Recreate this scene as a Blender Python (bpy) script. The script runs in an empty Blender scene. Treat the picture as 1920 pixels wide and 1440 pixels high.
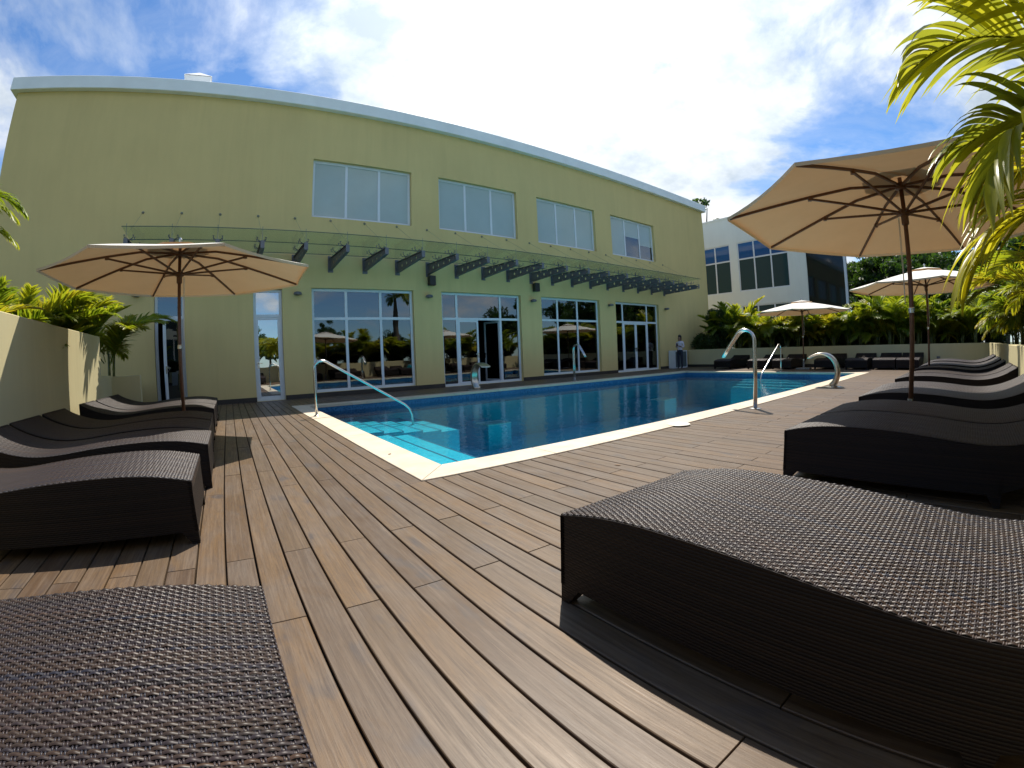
import bpy, bmesh, math, random
import numpy as np
from mathutils import Matrix, Vector, Euler
from math import sin, cos, pi, radians as rad

random.seed(7)
sc = bpy.context.scene
COL = sc.collection

# ------------------------------------------------------------------ camera
# action-camera fisheye: theta(r) polynomial measured from straight edges in the photograph
cam = bpy.data.cameras.new('camera')
camo = bpy.data.objects.new('camera', cam)
COL.objects.link(camo)
sc.camera = camo
cam.type = 'PANO'
cam.panorama_type = 'FISHEYE_LENS_POLYNOMIAL'
cam.sensor_fit = 'HORIZONTAL'
cam.sensor_width = 36.0
cam.sensor_height = 27.0
cam.fisheye_fov = rad(170)
cam.fisheye_polynomial_k0 = 0.0
cam.fisheye_polynomial_k1 = -0.06431039351440496
cam.fisheye_polynomial_k2 = 5.431330265272304e-05
cam.fisheye_polynomial_k3 = 2.374824346316581e-05
cam.fisheye_polynomial_k4 = -5.69579091712531e-07
cam.shift_x = 0.0080947
cam.shift_y = -0.0171482
cam.clip_start = 0.02
cam.clip_end = 3000
_m = Matrix(((0.8251618651821475, 0.05335343325568463, -0.5623711473830701, 0),
             (-0.5634506127449845, 0.006556421294808899, -0.8261237318568609, 0),
             (-0.04038939522227366, 0.9985541670333343, 0.0354721334845086, 1.0),
             (0, 0, 0, 1)))
camo.matrix_world = _m

# ------------------------------------------------------------------ light
SUN_AZ, SUN_EL = 43.0, 60.3          # azimuth from +Y (towards the building) to +X
sund = Vector((sin(rad(SUN_AZ)) * cos(rad(SUN_EL)), cos(rad(SUN_AZ)) * cos(rad(SUN_EL)), sin(rad(SUN_EL))))
sun = bpy.data.lights.new('sun', 'SUN')
sun.energy = 4.6
sun.angle = rad(0.53)
sun.color = (1.0, 0.93, 0.82)
suno = bpy.data.objects.new('sun', sun)
COL.objects.link(suno)
suno.rotation_euler = sund.to_track_quat('Z', 'Y').to_euler()
suno.location = (0, 0, 30)

world = bpy.data.worlds.new('World')
sc.world = world
world.use_nodes = True
wn = world.node_tree
wn.nodes.clear()
def N(nt, typ, **kw):
    n = nt.nodes.new(typ)
    for k, v in kw.items():
        setattr(n, k, v)
    return n
def L(nt, a, b):
    nt.links.new(a, b)
def mathn(nt, op, a, b=None, c=None, clamp=False):
    n = nt.nodes.new('ShaderNodeMath'); n.operation = op; n.use_clamp = clamp
    for i, v in enumerate((a, b, c)):
        if v is None: continue
        if isinstance(v, (int, float)): n.inputs[i].default_value = v
        else: nt.links.new(v, n.inputs[i])
    return n.outputs[0]
def ramp(nt, fac, stops, interp='LINEAR'):
    n = nt.nodes.new('ShaderNodeValToRGB'); n.color_ramp.interpolation = interp
    cr = n.color_ramp
    while len(cr.elements) > 1: cr.elements.remove(cr.elements[-1])
    cr.elements[0].position = stops[0][0]; cr.elements[0].color = stops[0][1]
    for p, c in stops[1:]:
        e = cr.elements.new(p); e.color = c
    nt.links.new(fac, n.inputs[0])
    return n.outputs[0]
def g(v): return (v, v, v, 1)
def mixc(nt, fac, a, b, typ='MIX'):
    n = nt.nodes.new('ShaderNodeMix'); n.data_type = 'RGBA'; n.blend_type = typ
    for i, v in ((0, fac), (6, a), (7, b)):
        if isinstance(v, (int, float)): n.inputs[i].default_value = v
        elif isinstance(v, tuple): n.inputs[i].default_value = v
        else: nt.links.new(v, n.inputs[i])
    return n.outputs[2]

CLOUD, CLOUD_SEED, BANK, BANKW = 6.9, 6.3, (0.62, 0.60, 0.50), 0.55
sky = N(wn, 'ShaderNodeTexSky', sky_type='NISHITA', sun_disc=False, sun_elevation=rad(SUN_EL), sun_rotation=rad(SUN_AZ),
        altitude=0, air_density=1.0, dust_density=0.2, ozone_density=4.0)
tc = N(wn, 'ShaderNodeTexCoord')
sep = N(wn, 'ShaderNodeSeparateXYZ'); L(wn, tc.outputs['Generated'], sep.inputs[0])
den = mathn(wn, 'ADD', mathn(wn, 'MAXIMUM', sep.outputs[2], 0.0), 0.30)
px_ = mathn(wn, 'DIVIDE', sep.outputs[0], den)
py_ = mathn(wn, 'DIVIDE', sep.outputs[1], den)
cmb = N(wn, 'ShaderNodeCombineXYZ'); L(wn, px_, cmb.inputs[0]); L(wn, py_, cmb.inputs[1]); cmb.inputs[2].default_value = CLOUD_SEED
def wnoise(scale, detail, rough, off, dist=0.0):
    v = N(wn, 'ShaderNodeVectorMath', operation='ADD'); L(wn, cmb.outputs[0], v.inputs[0]); v.inputs[1].default_value = off
    n = N(wn, 'ShaderNodeTexNoise'); n.inputs['Scale'].default_value = scale; n.inputs['Detail'].default_value = detail
    n.inputs['Roughness'].default_value = rough; n.inputs['Distortion'].default_value = dist
    L(wn, v.outputs[0], n.inputs['Vector']); return n.outputs['Fac']
n1 = wnoise(1.6, 10, 0.58, (0, 0, 0), 0.3)
n2 = wnoise(3.6, 9, 0.62, (4.1, 1.3, 9.0))
n3 = wnoise(0.55, 3, 0.5, (7.7, 3.1, 2.0))
# cloud bank: fuller on the sun's side of the sky
dotn = N(wn, 'ShaderNodeVectorMath', operation='DOT_PRODUCT'); L(wn, tc.outputs['Generated'], dotn.inputs[0]); dotn.inputs[1].default_value = BANK
bias = mathn(wn, 'MULTIPLY', mathn(wn, 'SUBTRACT', dotn.outputs['Value'], 0.86), BANKW)
bias = mathn(wn, 'MAXIMUM', bias, -0.045)
cov = mathn(wn, 'ADD', mathn(wn, 'MULTIPLY_ADD', n3, 0.35, mathn(wn, 'MULTIPLY', n1, 0.65)), bias)
mask = ramp(wn, cov, [(0.455, g(0)), (0.50, g(0.35)), (0.54, g(0.88)), (0.62, g(1.0)), (1.0, g(1))])
shade = ramp(wn, n2, [(0.32, (0.52, 0.60, 0.68, 1)), (0.50, (0.80, 0.86, 0.91, 1)), (0.66, (1.0, 1.0, 1.0, 1))])
clc = mixc(wn, 1.0, shade, (CLOUD, CLOUD, CLOUD, 1), 'MULTIPLY')
# cloud lit through by the sun is brighter near it (forward scattering)
dots = N(wn, 'ShaderNodeVectorMath', operation='DOT_PRODUCT'); L(wn, tc.outputs['Generated'], dots.inputs[0]); dots.inputs[1].default_value = tuple(sund)
fw = mathn(wn, 'POWER', mathn(wn, 'MAXIMUM', dots.outputs['Value'], 0.0), 5.0)
fwm = mathn(wn, 'MULTIPLY_ADD', fw, 0.8, 0.85)
clc2 = N(wn, 'ShaderNodeVectorMath', operation='SCALE'); L(wn, clc, clc2.inputs[0]); L(wn, fwm, clc2.inputs['Scale'])
skyd = mixc(wn, 1.0, sky.outputs[0], (0.60, 0.80, 0.96, 1), 'MULTIPLY')
n4 = wnoise(1.1, 8, 0.66, (2.2, 8.3, 5.0), 1.6)                     # thin high veil
veil = ramp(wn, n4, [(0.45, g(0)), (0.66, g(0.26)), (0.85, g(0.45))])
mask = mathn(wn, 'MAXIMUM', mask, veil)
skyc = mixc(wn, mask, skyd, clc2.outputs[0])
bg = N(wn, 'ShaderNodeBackground'); bg.inputs['Strength'].default_value = 0.12
L(wn, skyc, bg.inputs['Color'])
wo = N(wn, 'ShaderNodeOutputWorld'); L(wn, bg.outputs[0], wo.inputs['Surface'])

# ------------------------------------------------------------------ exposure / render settings
vs = sc.view_settings
vs.view_transform = 'Standard'; vs.look = 'None'; vs.exposure = 0.55; vs.gamma = 1.0; vs.use_curve_mapping = False
sc.render.engine = 'CYCLES'
cy = sc.cycles
cy.use_denoising = True
cy.max_bounces = 8; cy.diffuse_bounces = 4; cy.glossy_bounces = 4; cy.transmission_bounces = 6; cy.transparent_max_bounces = 24
cy.caustics_reflective = False; cy.caustics_refractive = False
cy.sample_clamp_indirect = 6.0

# ------------------------------------------------------------------ mesh helpers
class MB:
    def __init__(s): s.v = []; s.f = []; s.mi = []; s.attr = {}
    def add(s, vs, fs, mi=0):
        o = len(s.v); s.v += [tuple(p) for p in vs]
        for f in fs: s.f.append(tuple(i + o for i in f)); s.mi.append(mi)
    def quad(s, a, b, c, d, mi=0): s.add((a, b, c, d), ((0, 1, 2, 3),), mi)
    def box(s, x0, x1, y0, y1, z0, z1, mi=0):
        v = [(x0, y0, z0), (x1, y0, z0), (x1, y1, z0), (x0, y1, z0), (x0, y0, z1), (x1, y0, z1), (x1, y1, z1), (x0, y1, z1)]
        s.add(v, ((0, 3, 2, 1), (4, 5, 6, 7), (0, 1, 5, 4), (1, 2, 6, 5), (2, 3, 7, 6), (3, 0, 4, 7)), mi)
    def bar(s, a, b, w, h, mi=0, up=(0, 0, 1)):
        a = Vector(a); b = Vector(b); d = (b - a).normalized(); u = Vector(up)
        x = d.cross(u)
        if x.length < 1e-4: x = d.cross(Vector((1, 0, 0)))
        x.normalize(); y = x.cross(d).normalized()
        P = []
        for q in (a, b):
            for sx, sy in ((-1, -1), (1, -1), (1, 1), (-1, 1)): P.append(q + x * (sx * w / 2) + y * (sy * h / 2))
        s.add(P, ((0, 3, 2, 1), (4, 5, 6, 7), (0, 1, 5, 4), (1, 2, 6, 5), (2, 3, 7, 6), (3, 0, 4, 7)), mi)
    def tube(s, pts, r, n=10, mi=0, cap=True, squash=None):
        pts = [Vector(p) for p in pts]
        rs = r if isinstance(r, (list, tuple)) else [r] * len(pts)
        prev = None; rings = []
        for i, p in enumerate(pts):
            if i == 0: d = pts[1] - pts[0]
            elif i == len(pts) - 1: d = pts[-1] - pts[-2]
            else: d = (pts[i + 1] - p).normalized() + (p - pts[i - 1]).normalized()
            d.normalize()
            if prev is None:
                x = d.cross(Vector((0, 0, 1)))
                if x.length < 1e-3: x = d.cross(Vector((0, 1, 0)))
                x.normalize()
            else:
                x = prev - d * prev.dot(d); x.normalize()
            prev = x; y = d.cross(x)
            sq = squash[i] if squash else 1.0
            rings.append([p + x * (cos(2 * pi * k / n) * rs[i]) + y * (sin(2 * pi * k / n) * rs[i] * sq) for k in range(n)])
        vs = [q for rg in rings for q in rg]; fs = []
        for i in range(len(pts) - 1):
            for k in range(n):
                k2 = (k + 1) % n
                fs.append((i * n + k, i * n + k2, (i + 1) * n + k2, (i + 1) * n + k))
        if cap:
            fs.append(tuple(range(n - 1, -1, -1))); fs.append(tuple((len(pts) - 1) * n + k for k in range(n)))
        s.add(vs, fs, mi)
    def lathe(s, prof, c=(0, 0, 0), n=16, mi=0):
        vs = []; fs = []
        for r, z in prof:
            for k in range(n): vs.append((c[0] + r * cos(2 * pi * k / n), c[1] + r * sin(2 * pi * k / n), c[2] + z))
        for i in range(len(prof) - 1):
            for k in range(n):
                k2 = (k + 1) % n
                fs.append((i * n + k, i * n + k2, (i + 1) * n + k2, (i + 1) * n + k))
        fs.append(tuple(range(n - 1, -1, -1))); fs.append(tuple((len(prof) - 1) * n + k for k in range(n)))
        s.add(vs, fs, mi)
    def prism(s, poly, x0, x1, mi=0):           # poly in (y,z), extruded along x
        n = len(poly)
        vs = [(x0, p[0], p[1]) for p in poly] + [(x1, p[0], p[1]) for p in poly]
        fs = [tuple(range(n)), tuple(range(2 * n - 1, n - 1, -1))] + [(i, i + n, (i + 1) % n + n, (i + 1) % n) for i in range(n)]
        s.add(vs, fs, mi)
    def mesh(s, name, mats, smooth=False):
        me = bpy.data.meshes.new(name); me.from_pydata(s.v, [], s.f)
        if not isinstance(mats, (list, tuple)): mats = [mats]
        for m in mats: me.materials.append(m)
        if len(mats) > 1: me.polygons.foreach_set('material_index', s.mi)
        if smooth: me.polygons.foreach_set('use_smooth', [True] * len(me.polygons))
        me.update()
        return me
    def build(s, name, mats, parent=None, smooth=False, bevel=0.0):
        me = s.mesh(name, mats, smooth)
        if bevel: bevel_mesh(me, bevel)
        return put(name, me, parent)
def bevel_mesh(me, w, seg=1):
    bm = bmesh.new(); bm.from_mesh(me)
    bmesh.ops.remove_doubles(bm, verts=bm.verts, dist=1e-5)
    bmesh.ops.recalc_face_normals(bm, faces=bm.faces)
    bmesh.ops.bevel(bm, geom=bm.edges[:], offset=w, segments=seg, affect='EDGES', profile=0.5)
    bm.to_mesh(me); bm.free(); me.update()
def put(name, me, parent=None, loc=None, rot=None):
    o = bpy.data.objects.new(name, me); COL.objects.link(o)
    if parent is not None: o.parent = parent
    if loc is not None: o.location = loc
    if rot is not None: o.rotation_euler = rot
    return o
def thing(name, label, cat, loc=(0, 0, 0), rotz=0.0, group=None):
    o = bpy.data.objects.new(name, None); COL.objects.link(o); o.empty_display_size = 0.1
    o.location = loc; o.rotation_euler = (0, 0, rotz)
    return tag(o, label, cat, group)
def tag(o, label, cat, group=None):
    o['label'] = label; o['category'] = cat
    if group: o['group'] = group
    return o
def struct(o, label=None):
    o['kind'] = 'structure'
    if label: o['label'] = label
    return o
def stuff(o):
    o['kind'] = 'stuff'; return o
KIDS = {}
def dup(root, loc, rotz=0.0, label=None, group=None):
    r = root.copy(); COL.objects.link(r); r.location = loc; r.rotation_euler = (0, 0, rotz)
    if label: r['label'] = label
    if group: r['group'] = group
    for ch in KIDS[root.name]:
        c = ch.copy(); COL.objects.link(c); c.parent = r
        for gch in KIDS.get(ch.name, []):
            d = gch.copy(); COL.objects.link(d); d.parent = c
    return r
def reg(root):                              # remember the children once (before copying)
    allo = [o for o in COL.objects if o.parent is not None]
    KIDS[root.name] = [o for o in allo if o.parent == root]
    for ch in KIDS[root.name]: KIDS[ch.name] = [o for o in allo if o.parent == ch]

# ------------------------------------------------------------------ materials
def newmat(name):
    m = bpy.data.materials.new(name); m.use_nodes = True
    nt = m.node_tree; nt.nodes.clear()
    out = nt.nodes.new('ShaderNodeOutputMaterial')
    return m, nt, out
def bsdf(nt, out, col, rough=0.6, metal=0.0, spec=0.5, **kw):
    b = nt.nodes.new('ShaderNodeBsdfPrincipled')
    if isinstance(col, tuple): b.inputs['Base Color'].default_value = (col[0], col[1], col[2], 1)
    else: nt.links.new(col, b.inputs['Base Color'])
    if isinstance(rough, (int, float)): b.inputs['Roughness'].default_value = rough
    else: nt.links.new(rough, b.inputs['Roughness'])
    b.inputs['Metallic'].default_value = metal
    b.inputs['Specular IOR Level'].default_value = spec
    if out is not None: nt.links.new(b.outputs[0], out.inputs['Surface'])
    return b
def bump(nt, b, h, strength=0.3, dist=0.01):
    n = nt.nodes.new('ShaderNodeBump'); n.inputs['Strength'].default_value = strength; n.inputs['Distance'].default_value = dist
    nt.links.new(h, n.inputs['Height']); nt.links.new(n.outputs[0], b.inputs['Normal'])
def noise(nt, vec=None, scale=5.0, detail=4, rough=0.55, dist=0.0):
    n = nt.nodes.new('ShaderNodeTexNoise'); n.inputs['Scale'].default_value = scale; n.inputs['Detail'].default_value = detail
    n.inputs['Roughness'].default_value = rough; n.inputs['Distortion'].default_value = dist
    if vec is not None: nt.links.new(vec, n.inputs['Vector'])
    return n.outputs['Fac']
def coords(nt, kind='Object', scale=None, loc=None):
    t = nt.nodes.new('ShaderNodeTexCoord'); v = t.outputs[kind]
    if scale or loc:
        mp = nt.nodes.new('ShaderNodeMapping'); nt.links.new(v, mp.inputs[0])
        if scale: mp.inputs['Scale'].default_value = scale
        if loc: mp.inputs['Location'].default_value = loc
        v = mp.outputs[0]
    return v
def wpos(nt, scale=None):
    gm = nt.nodes.new('ShaderNodeNewGeometry'); v = gm.outputs['Position']
    if scale:
        mp = nt.nodes.new('ShaderNodeMapping'); nt.links.new(v, mp.inputs[0]); mp.inputs['Scale'].default_value = scale; v = mp.outputs[0]
    return v
def simple(name, col, rough=0.6, metal=0.0, spec=0.5, nscale=0.0, namt=0.12, bscale=0.0, bstr=0.1, bdist=0.003):
    m, nt, out = newmat(name)
    c = col
    if nscale:
        f = noise(nt, wpos(nt), nscale, 5)
        c = ramp(nt, f, [(0.3, tuple(x * (1 - namt) for x in col) + (1,)), (0.7, tuple(min(1, x * (1 + namt)) for x in col) + (1,))])
    b = bsdf(nt, out, c, rough, metal, spec)
    if bscale: bump(nt, b, noise(nt, wpos(nt), bscale, 3), bstr, bdist)
    return m

def mat_stucco(name, col, amt=0.06):
    m, nt, out = newmat(name)
    p = wpos(nt)
    f = noise(nt, p, 0.55, 6, 0.6); f2 = noise(nt, wpos(nt, (2.2, 2.2, 0.35)), 1.1, 5, 0.6)
    f3 = mathn(nt, 'MULTIPLY_ADD', f2, 0.5, mathn(nt, 'MULTIPLY', f, 0.5))
    c = ramp(nt, f3, [(0.32, tuple(x * (1 - amt) for x in col) + (1,)), (0.66, tuple(x * (1 + amt) for x in col) + (1,))])
    st = noise(nt, wpos(nt, (5.5, 5.5, 0.16)), 1.0, 6, 0.7); st2 = noise(nt, wpos(nt), 0.35, 3)
    c = mixc(nt, ramp(nt, mathn(nt, 'MULTIPLY', st, st2), [(0.27, g(0.0)), (0.44, g(0.15))]), c, tuple(x * 0.62 for x in col) + (1,))   # faint rain streaks
    b = bsdf(nt, out, c, 0.9, 0, 0.25)
    bump(nt, b, noise(nt, p, 160, 4, 0.7), 0.25, 0.004)
    return m
M_wall = mat_stucco('ochre_stucco', (0.645, 0.50, 0.222))
M_gwall = mat_stucco('garden_wall_stucco', (0.58, 0.515, 0.30))
M_white = mat_stucco('white_render', (0.74, 0.76, 0.70), 0.04)
M_fascia = simple('white_fascia', (0.84, 0.86, 0.86), 0.55, nscale=1.2, namt=0.06)
M_plinth = simple('dark_plinth', (0.035, 0.028, 0.022), 0.6, nscale=4, namt=0.25)
M_alu = simple('white_aluminium', (0.66, 0.70, 0.74), 0.35, nscale=3, namt=0.04)
M_grey = simple('grey_steel', (0.135, 0.13, 0.145), 0.5, 0.1, nscale=6, namt=0.15)
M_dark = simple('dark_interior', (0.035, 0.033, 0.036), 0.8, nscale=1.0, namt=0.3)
M_ifloor = simple('interior_floor', (0.10, 0.09, 0.085), 0.25, nscale=1.0, namt=0.2)
M_steel = simple('stainless_steel', (0.60, 0.59, 0.56), 0.27, 1.0, nscale=9, namt=0.08)
M_brushed = simple('brushed_bronze_steel', (0.50, 0.45, 0.37), 0.28, 1.0, nscale=14, namt=0.12, bscale=120, bstr=0.06)
M_black = simple('black_plastic', (0.012, 0.012, 0.013), 0.45)
M_soil = simple('soil', (0.05, 0.035, 0.022), 0.95, nscale=8, namt=0.4, bscale=30, bstr=0.5, bdist=0.02)
M_wpole = simple('stained_hardwood', (0.115, 0.050, 0.026), 0.42, nscale=25, namt=0.25)
M_stone = simple('granite_base', (0.22, 0.21, 0.20), 0.6, nscale=60, namt=0.4)

def mat_glass(name, ior, tint=(0.35, 0.42, 0.46), rough=0.0):
    m, nt, out = newmat(name)
    fr = nt.nodes.new('ShaderNodeFresnel'); fr.inputs['IOR'].default_value = ior
    tr = nt.nodes.new('ShaderNodeBsdfTransparent'); tr.inputs[0].default_value = tint + (1,)
    gl = nt.nodes.new('ShaderNodeBsdfGlossy'); gl.inputs['Roughness'].default_value = rough; gl.inputs[0].default_value = (0.93, 0.97, 1, 1)
    # float glass is never perfectly flat
    bp = nt.nodes.new('ShaderNodeBump'); bp.inputs['Strength'].default_value = 0.10; bp.inputs['Distance'].default_value = 0.02
    nt.links.new(noise(nt, wpos(nt), 0.9, 2, 0.5), bp.inputs['Height']); nt.links.new(bp.outputs[0], gl.inputs['Normal'])
    gm = nt.nodes.new('ShaderNodeNewGeometry')
    fac = mathn(nt, 'MULTIPLY', fr.outputs[0], mathn(nt, 'SUBTRACT', 1.0, gm.outputs['Backfacing']))   # the coating sits on the outer face
    mx = nt.nodes.new('ShaderNodeMixShader')
    nt.links.new(fac, mx.inputs[0]); nt.links.new(tr.outputs[0], mx.inputs[1]); nt.links.new(gl.outputs[0], mx.inputs[2])
    nt.links.new(mx.outputs[0], out.inputs['Surface'])
    return m
M_glass = mat_glass('tinted_window_glass', 2.3)
M_glassm = mat_glass('mirror_film_glass', 5.5, (0.2, 0.25, 0.28))
M_glassu = mat_glass('upper_window_glass', 1.9, (0.86, 0.92, 0.95))
M_glassb = simple('sky_reflection_glass', (0.012, 0.085, 0.24), 0.06, 0, 0.5)  # blue of the reflected sky put into the base colour
M_glasst = simple('teal_window_glass', (0.022, 0.055, 0.062), 0.08, 0, 0.16)
M_glassk = simple('black_curtain_glass', (0.006, 0.008, 0.010), 0.05, 0, 0.4)
M_glassc = mat_glass('canopy_glass', 1.3, (0.86, 0.92, 0.875))
M_panel = simple('blind_backed_glass', (0.40, 0.465, 0.445), 0.05, 0, 0.5, nscale=1.2, namt=0.05)
M_blind = simple('roller_blind', (0.70, 0.76, 0.78), 0.8, nscale=2.0, namt=0.04)

def mat_wood():
    m, nt, out = newmat('deck_hardwood')
    oi = nt.nodes.new('ShaderNodeObjectInfo')
    at = nt.nodes.new('ShaderNodeAttribute'); at.attribute_name = 'rnd'; at.attribute_type = 'GEOMETRY'
    rnd = mathn(nt, 'FRACT', mathn(nt, 'ADD', oi.outputs['Random'], at.outputs['Fac']))
    gp = nt.nodes.new('ShaderNodeNewGeometry')
    off = nt.nodes.new('ShaderNodeCombineXYZ'); nt.links.new(mathn(nt, 'MULTIPLY', rnd, 37.0), off.inputs[1]); nt.links.new(mathn(nt, 'MULTIPLY', rnd, 9.0), off.inputs[2])
    va = nt.nodes.new('ShaderNodeVectorMath'); nt.links.new(gp.outputs['Position'], va.inputs[0]); nt.links.new(off.outputs[0], va.inputs[1])
    def mp(s):
        q = nt.nodes.new('ShaderNodeMapping'); nt.links.new(va.outputs[0], q.inputs[0]); q.inputs['Scale'].default_value = s; return q.outputs[0]
    grain = noise(nt, mp((75, 2.6, 75)), 1.0, 6, 0.65, 0.6)
    fine = noise(nt, mp((300, 11.0, 300)), 1.0, 4, 0.7, 0.4)
    blot = noise(nt, mp((5.5, 2.0, 5)), 1.0, 4, 0.6, 0.8)
    stain = noise(nt, mp((7.5, 3.2, 7)), 1.0, 3, 0.5, 0.4)
    base = ramp(nt, rnd, [(0.0, (0.088, 0.052, 0.027, 1)), (0.2, (0.150, 0.092, 0.045, 1)), (0.4, (0.112, 0.078, 0.048, 1)), (0.6, (0.165, 0.098, 0.045, 1)), (0.8, (0.105, 0.068, 0.040, 1)), (1.0, (0.175, 0.108, 0.052, 1))])
    c = mixc(nt, ramp(nt, blot, [(0.42, g(0)), (0.7, g(0.7))]), base, (0.128, 0.100, 0.077, 1))      # weathered grey film
    c = mixc(nt, ramp(nt, grain, [(0.40, g(0.0)), (0.66, g(0.7))]), c, (0.060, 0.036, 0.021, 1))
    c = mixc(nt, ramp(nt, fine, [(0.50, g(0.0)), (0.68, g(0.6))]), c, (0.05, 0.032, 0.021, 1))
    c = mixc(nt, ramp(nt, stain, [(0.60, g(0.0)), (0.74, g(0.8))]), c, (0.055, 0.047, 0.047, 1))      # dark water marks
    pale = noise(nt, mp((46, 1.3, 46)), 1.0, 5, 0.7, 0.3)
    c = mixc(nt, ramp(nt, pale, [(0.50, g(0.0)), (0.70, g(0.55))]), c, (0.190, 0.138, 0.094, 1))       # worn pale streaks
    scuff = noise(nt, mp((14, 9, 14)), 1.0, 8, 0.75, 1.5)
    c = mixc(nt, ramp(nt, scuff, [(0.60, g(0.0)), (0.72, g(0.4))]), c, (0.062, 0.045, 0.034, 1))
    rg = ramp(nt, mathn(nt, 'MULTIPLY_ADD', grain, 0.5, mathn(nt, 'MULTIPLY', blot, 0.5)), [(0.3, g(0.38)), (0.7, g(0.60))])
    b = bsdf(nt, out, c, rg, 0, 0.42)
    bump(nt, b, mathn(nt, 'MULTIPLY_ADD', fine, 0.5, grain), 0.28, 0.003)
    return m
M_wood = mat_wood()
M_under = simple('deck_void', (0.012, 0.010, 0.009), 0.9)

def mat_coping():
    m, nt, out = newmat('cream_limestone')
    oi = nt.nodes.new('ShaderNodeObjectInfo')
    f = noise(nt, wpos(nt), 3.0, 7, 0.65); f2 = noise(nt, wpos(nt), 0.9, 4, 0.6)
    c = ramp(nt, f, [(0.28, (0.50, 0.42, 0.31, 1)), (0.5, (0.64, 0.55, 0.42, 1)), (0.75, (0.70, 0.62, 0.49, 1))])
    c = mixc(nt, ramp(nt, f2, [(0.58, g(0)), (0.75, g(0.35))]), c, (0.40, 0.31, 0.21, 1))
    c = mixc(nt, mathn(nt, 'MULTIPLY', oi.outputs['Random'], 0.75), c, (0.53, 0.43, 0.31, 1))
    b = bsdf(nt, out, c, 0.62, 0, 0.4)
    bump(nt, b, noise(nt, wpos(nt), 60, 4), 0.15, 0.003)
    return m
M_coping = mat_coping()

def mat_mosaic(name, cols, tile=0.028):
    m, nt, out = newmat(name)
    p = wpos(nt, (1 / tile,) * 3)
    fl = nt.nodes.new('ShaderNodeVectorMath'); fl.operation = 'FLOOR'; nt.links.new(p, fl.inputs[0])
    wnz = nt.nodes.new('ShaderNodeTexWhiteNoise'); nt.links.new(fl.outputs[0], wnz.inputs[0])
    f2 = noise(nt, wpos(nt), 1.3, 4)
    f = mathn(nt, 'MULTIPLY_ADD', wnz.outputs[0], 0.6, mathn(nt, 'MULTIPLY', f2, 0.4))
    n = len(cols)
    c = ramp(nt, f, [(0.15 + 0.7 * i / (n - 1), cc + (1,)) for i, cc in enumerate(cols)])
    bsdf(nt, out, c, 0.25, 0, 0.5)
    return m
M_mosaic = mat_mosaic('blue_mosaic', [(0.025, 0.40, 0.54), (0.045, 0.52, 0.66), (0.06, 0.60, 0.73), (0.035, 0.46, 0.60)])
M_band = mat_mosaic('waterline_mosaic', [(0.016, 0.075, 0.19), (0.030, 0.13, 0.29), (0.04, 0.16, 0.32)])
M_step = mat_mosaic('turquoise_step_mosaic', [(0.03, 0.44, 0.58), (0.05, 0.52, 0.66), (0.07, 0.58, 0.70)])
M_joint = simple('step_nosing', (0.02, 0.10, 0.20), 0.4)
M_pale = simple('pale_pool_tile', (0.45, 0.74, 0.70), 0.5, nscale=6, namt=0.1)

def mat_water():
    m, nt, out = newmat('pool_water')
    fr = nt.nodes.new('ShaderNodeFresnel'); fr.inputs['IOR'].default_value = 1.34
    tr = nt.nodes.new('ShaderNodeBsdfTransparent'); tr.inputs[0].default_value = (0.74, 0.95, 0.985, 1)
    gl = nt.nodes.new('ShaderNodeBsdfGlossy'); gl.inputs['Roughness'].default_value = 0.0
    a = noise(nt, wpos(nt, (1.0, 1.0, 1.0)), 5.0, 4, 0.55, 0.4)
    b2 = noise(nt, wpos(nt, (1.0, 1.0, 1.0)), 0.7, 2)
    h = mathn(nt, 'MULTIPLY', a, mathn(nt, 'MULTIPLY_ADD', b2, 1.2, 0.1))
    bp = nt.nodes.new('ShaderNodeBump'); bp.inputs['Strength'].default_value = 0.42; bp.inputs['Distance'].default_value = 0.03
    nt.links.new(h, bp.inputs['Height']); nt.links.new(bp.outputs[0], gl.inputs['Normal']); nt.links.new(bp.outputs[0], fr.inputs['Normal'])
    mx = nt.nodes.new('ShaderNodeMixShader')
    nt.links.new(fr.outputs[0], mx.inputs[0]); nt.links.new(tr.outputs[0], mx.inputs[1]); nt.links.new(gl.outputs[0], mx.inputs[2])
    nt.links.new(mx.outputs[0], out.inputs['Surface'])
    return m
M_water = mat_water()

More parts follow.
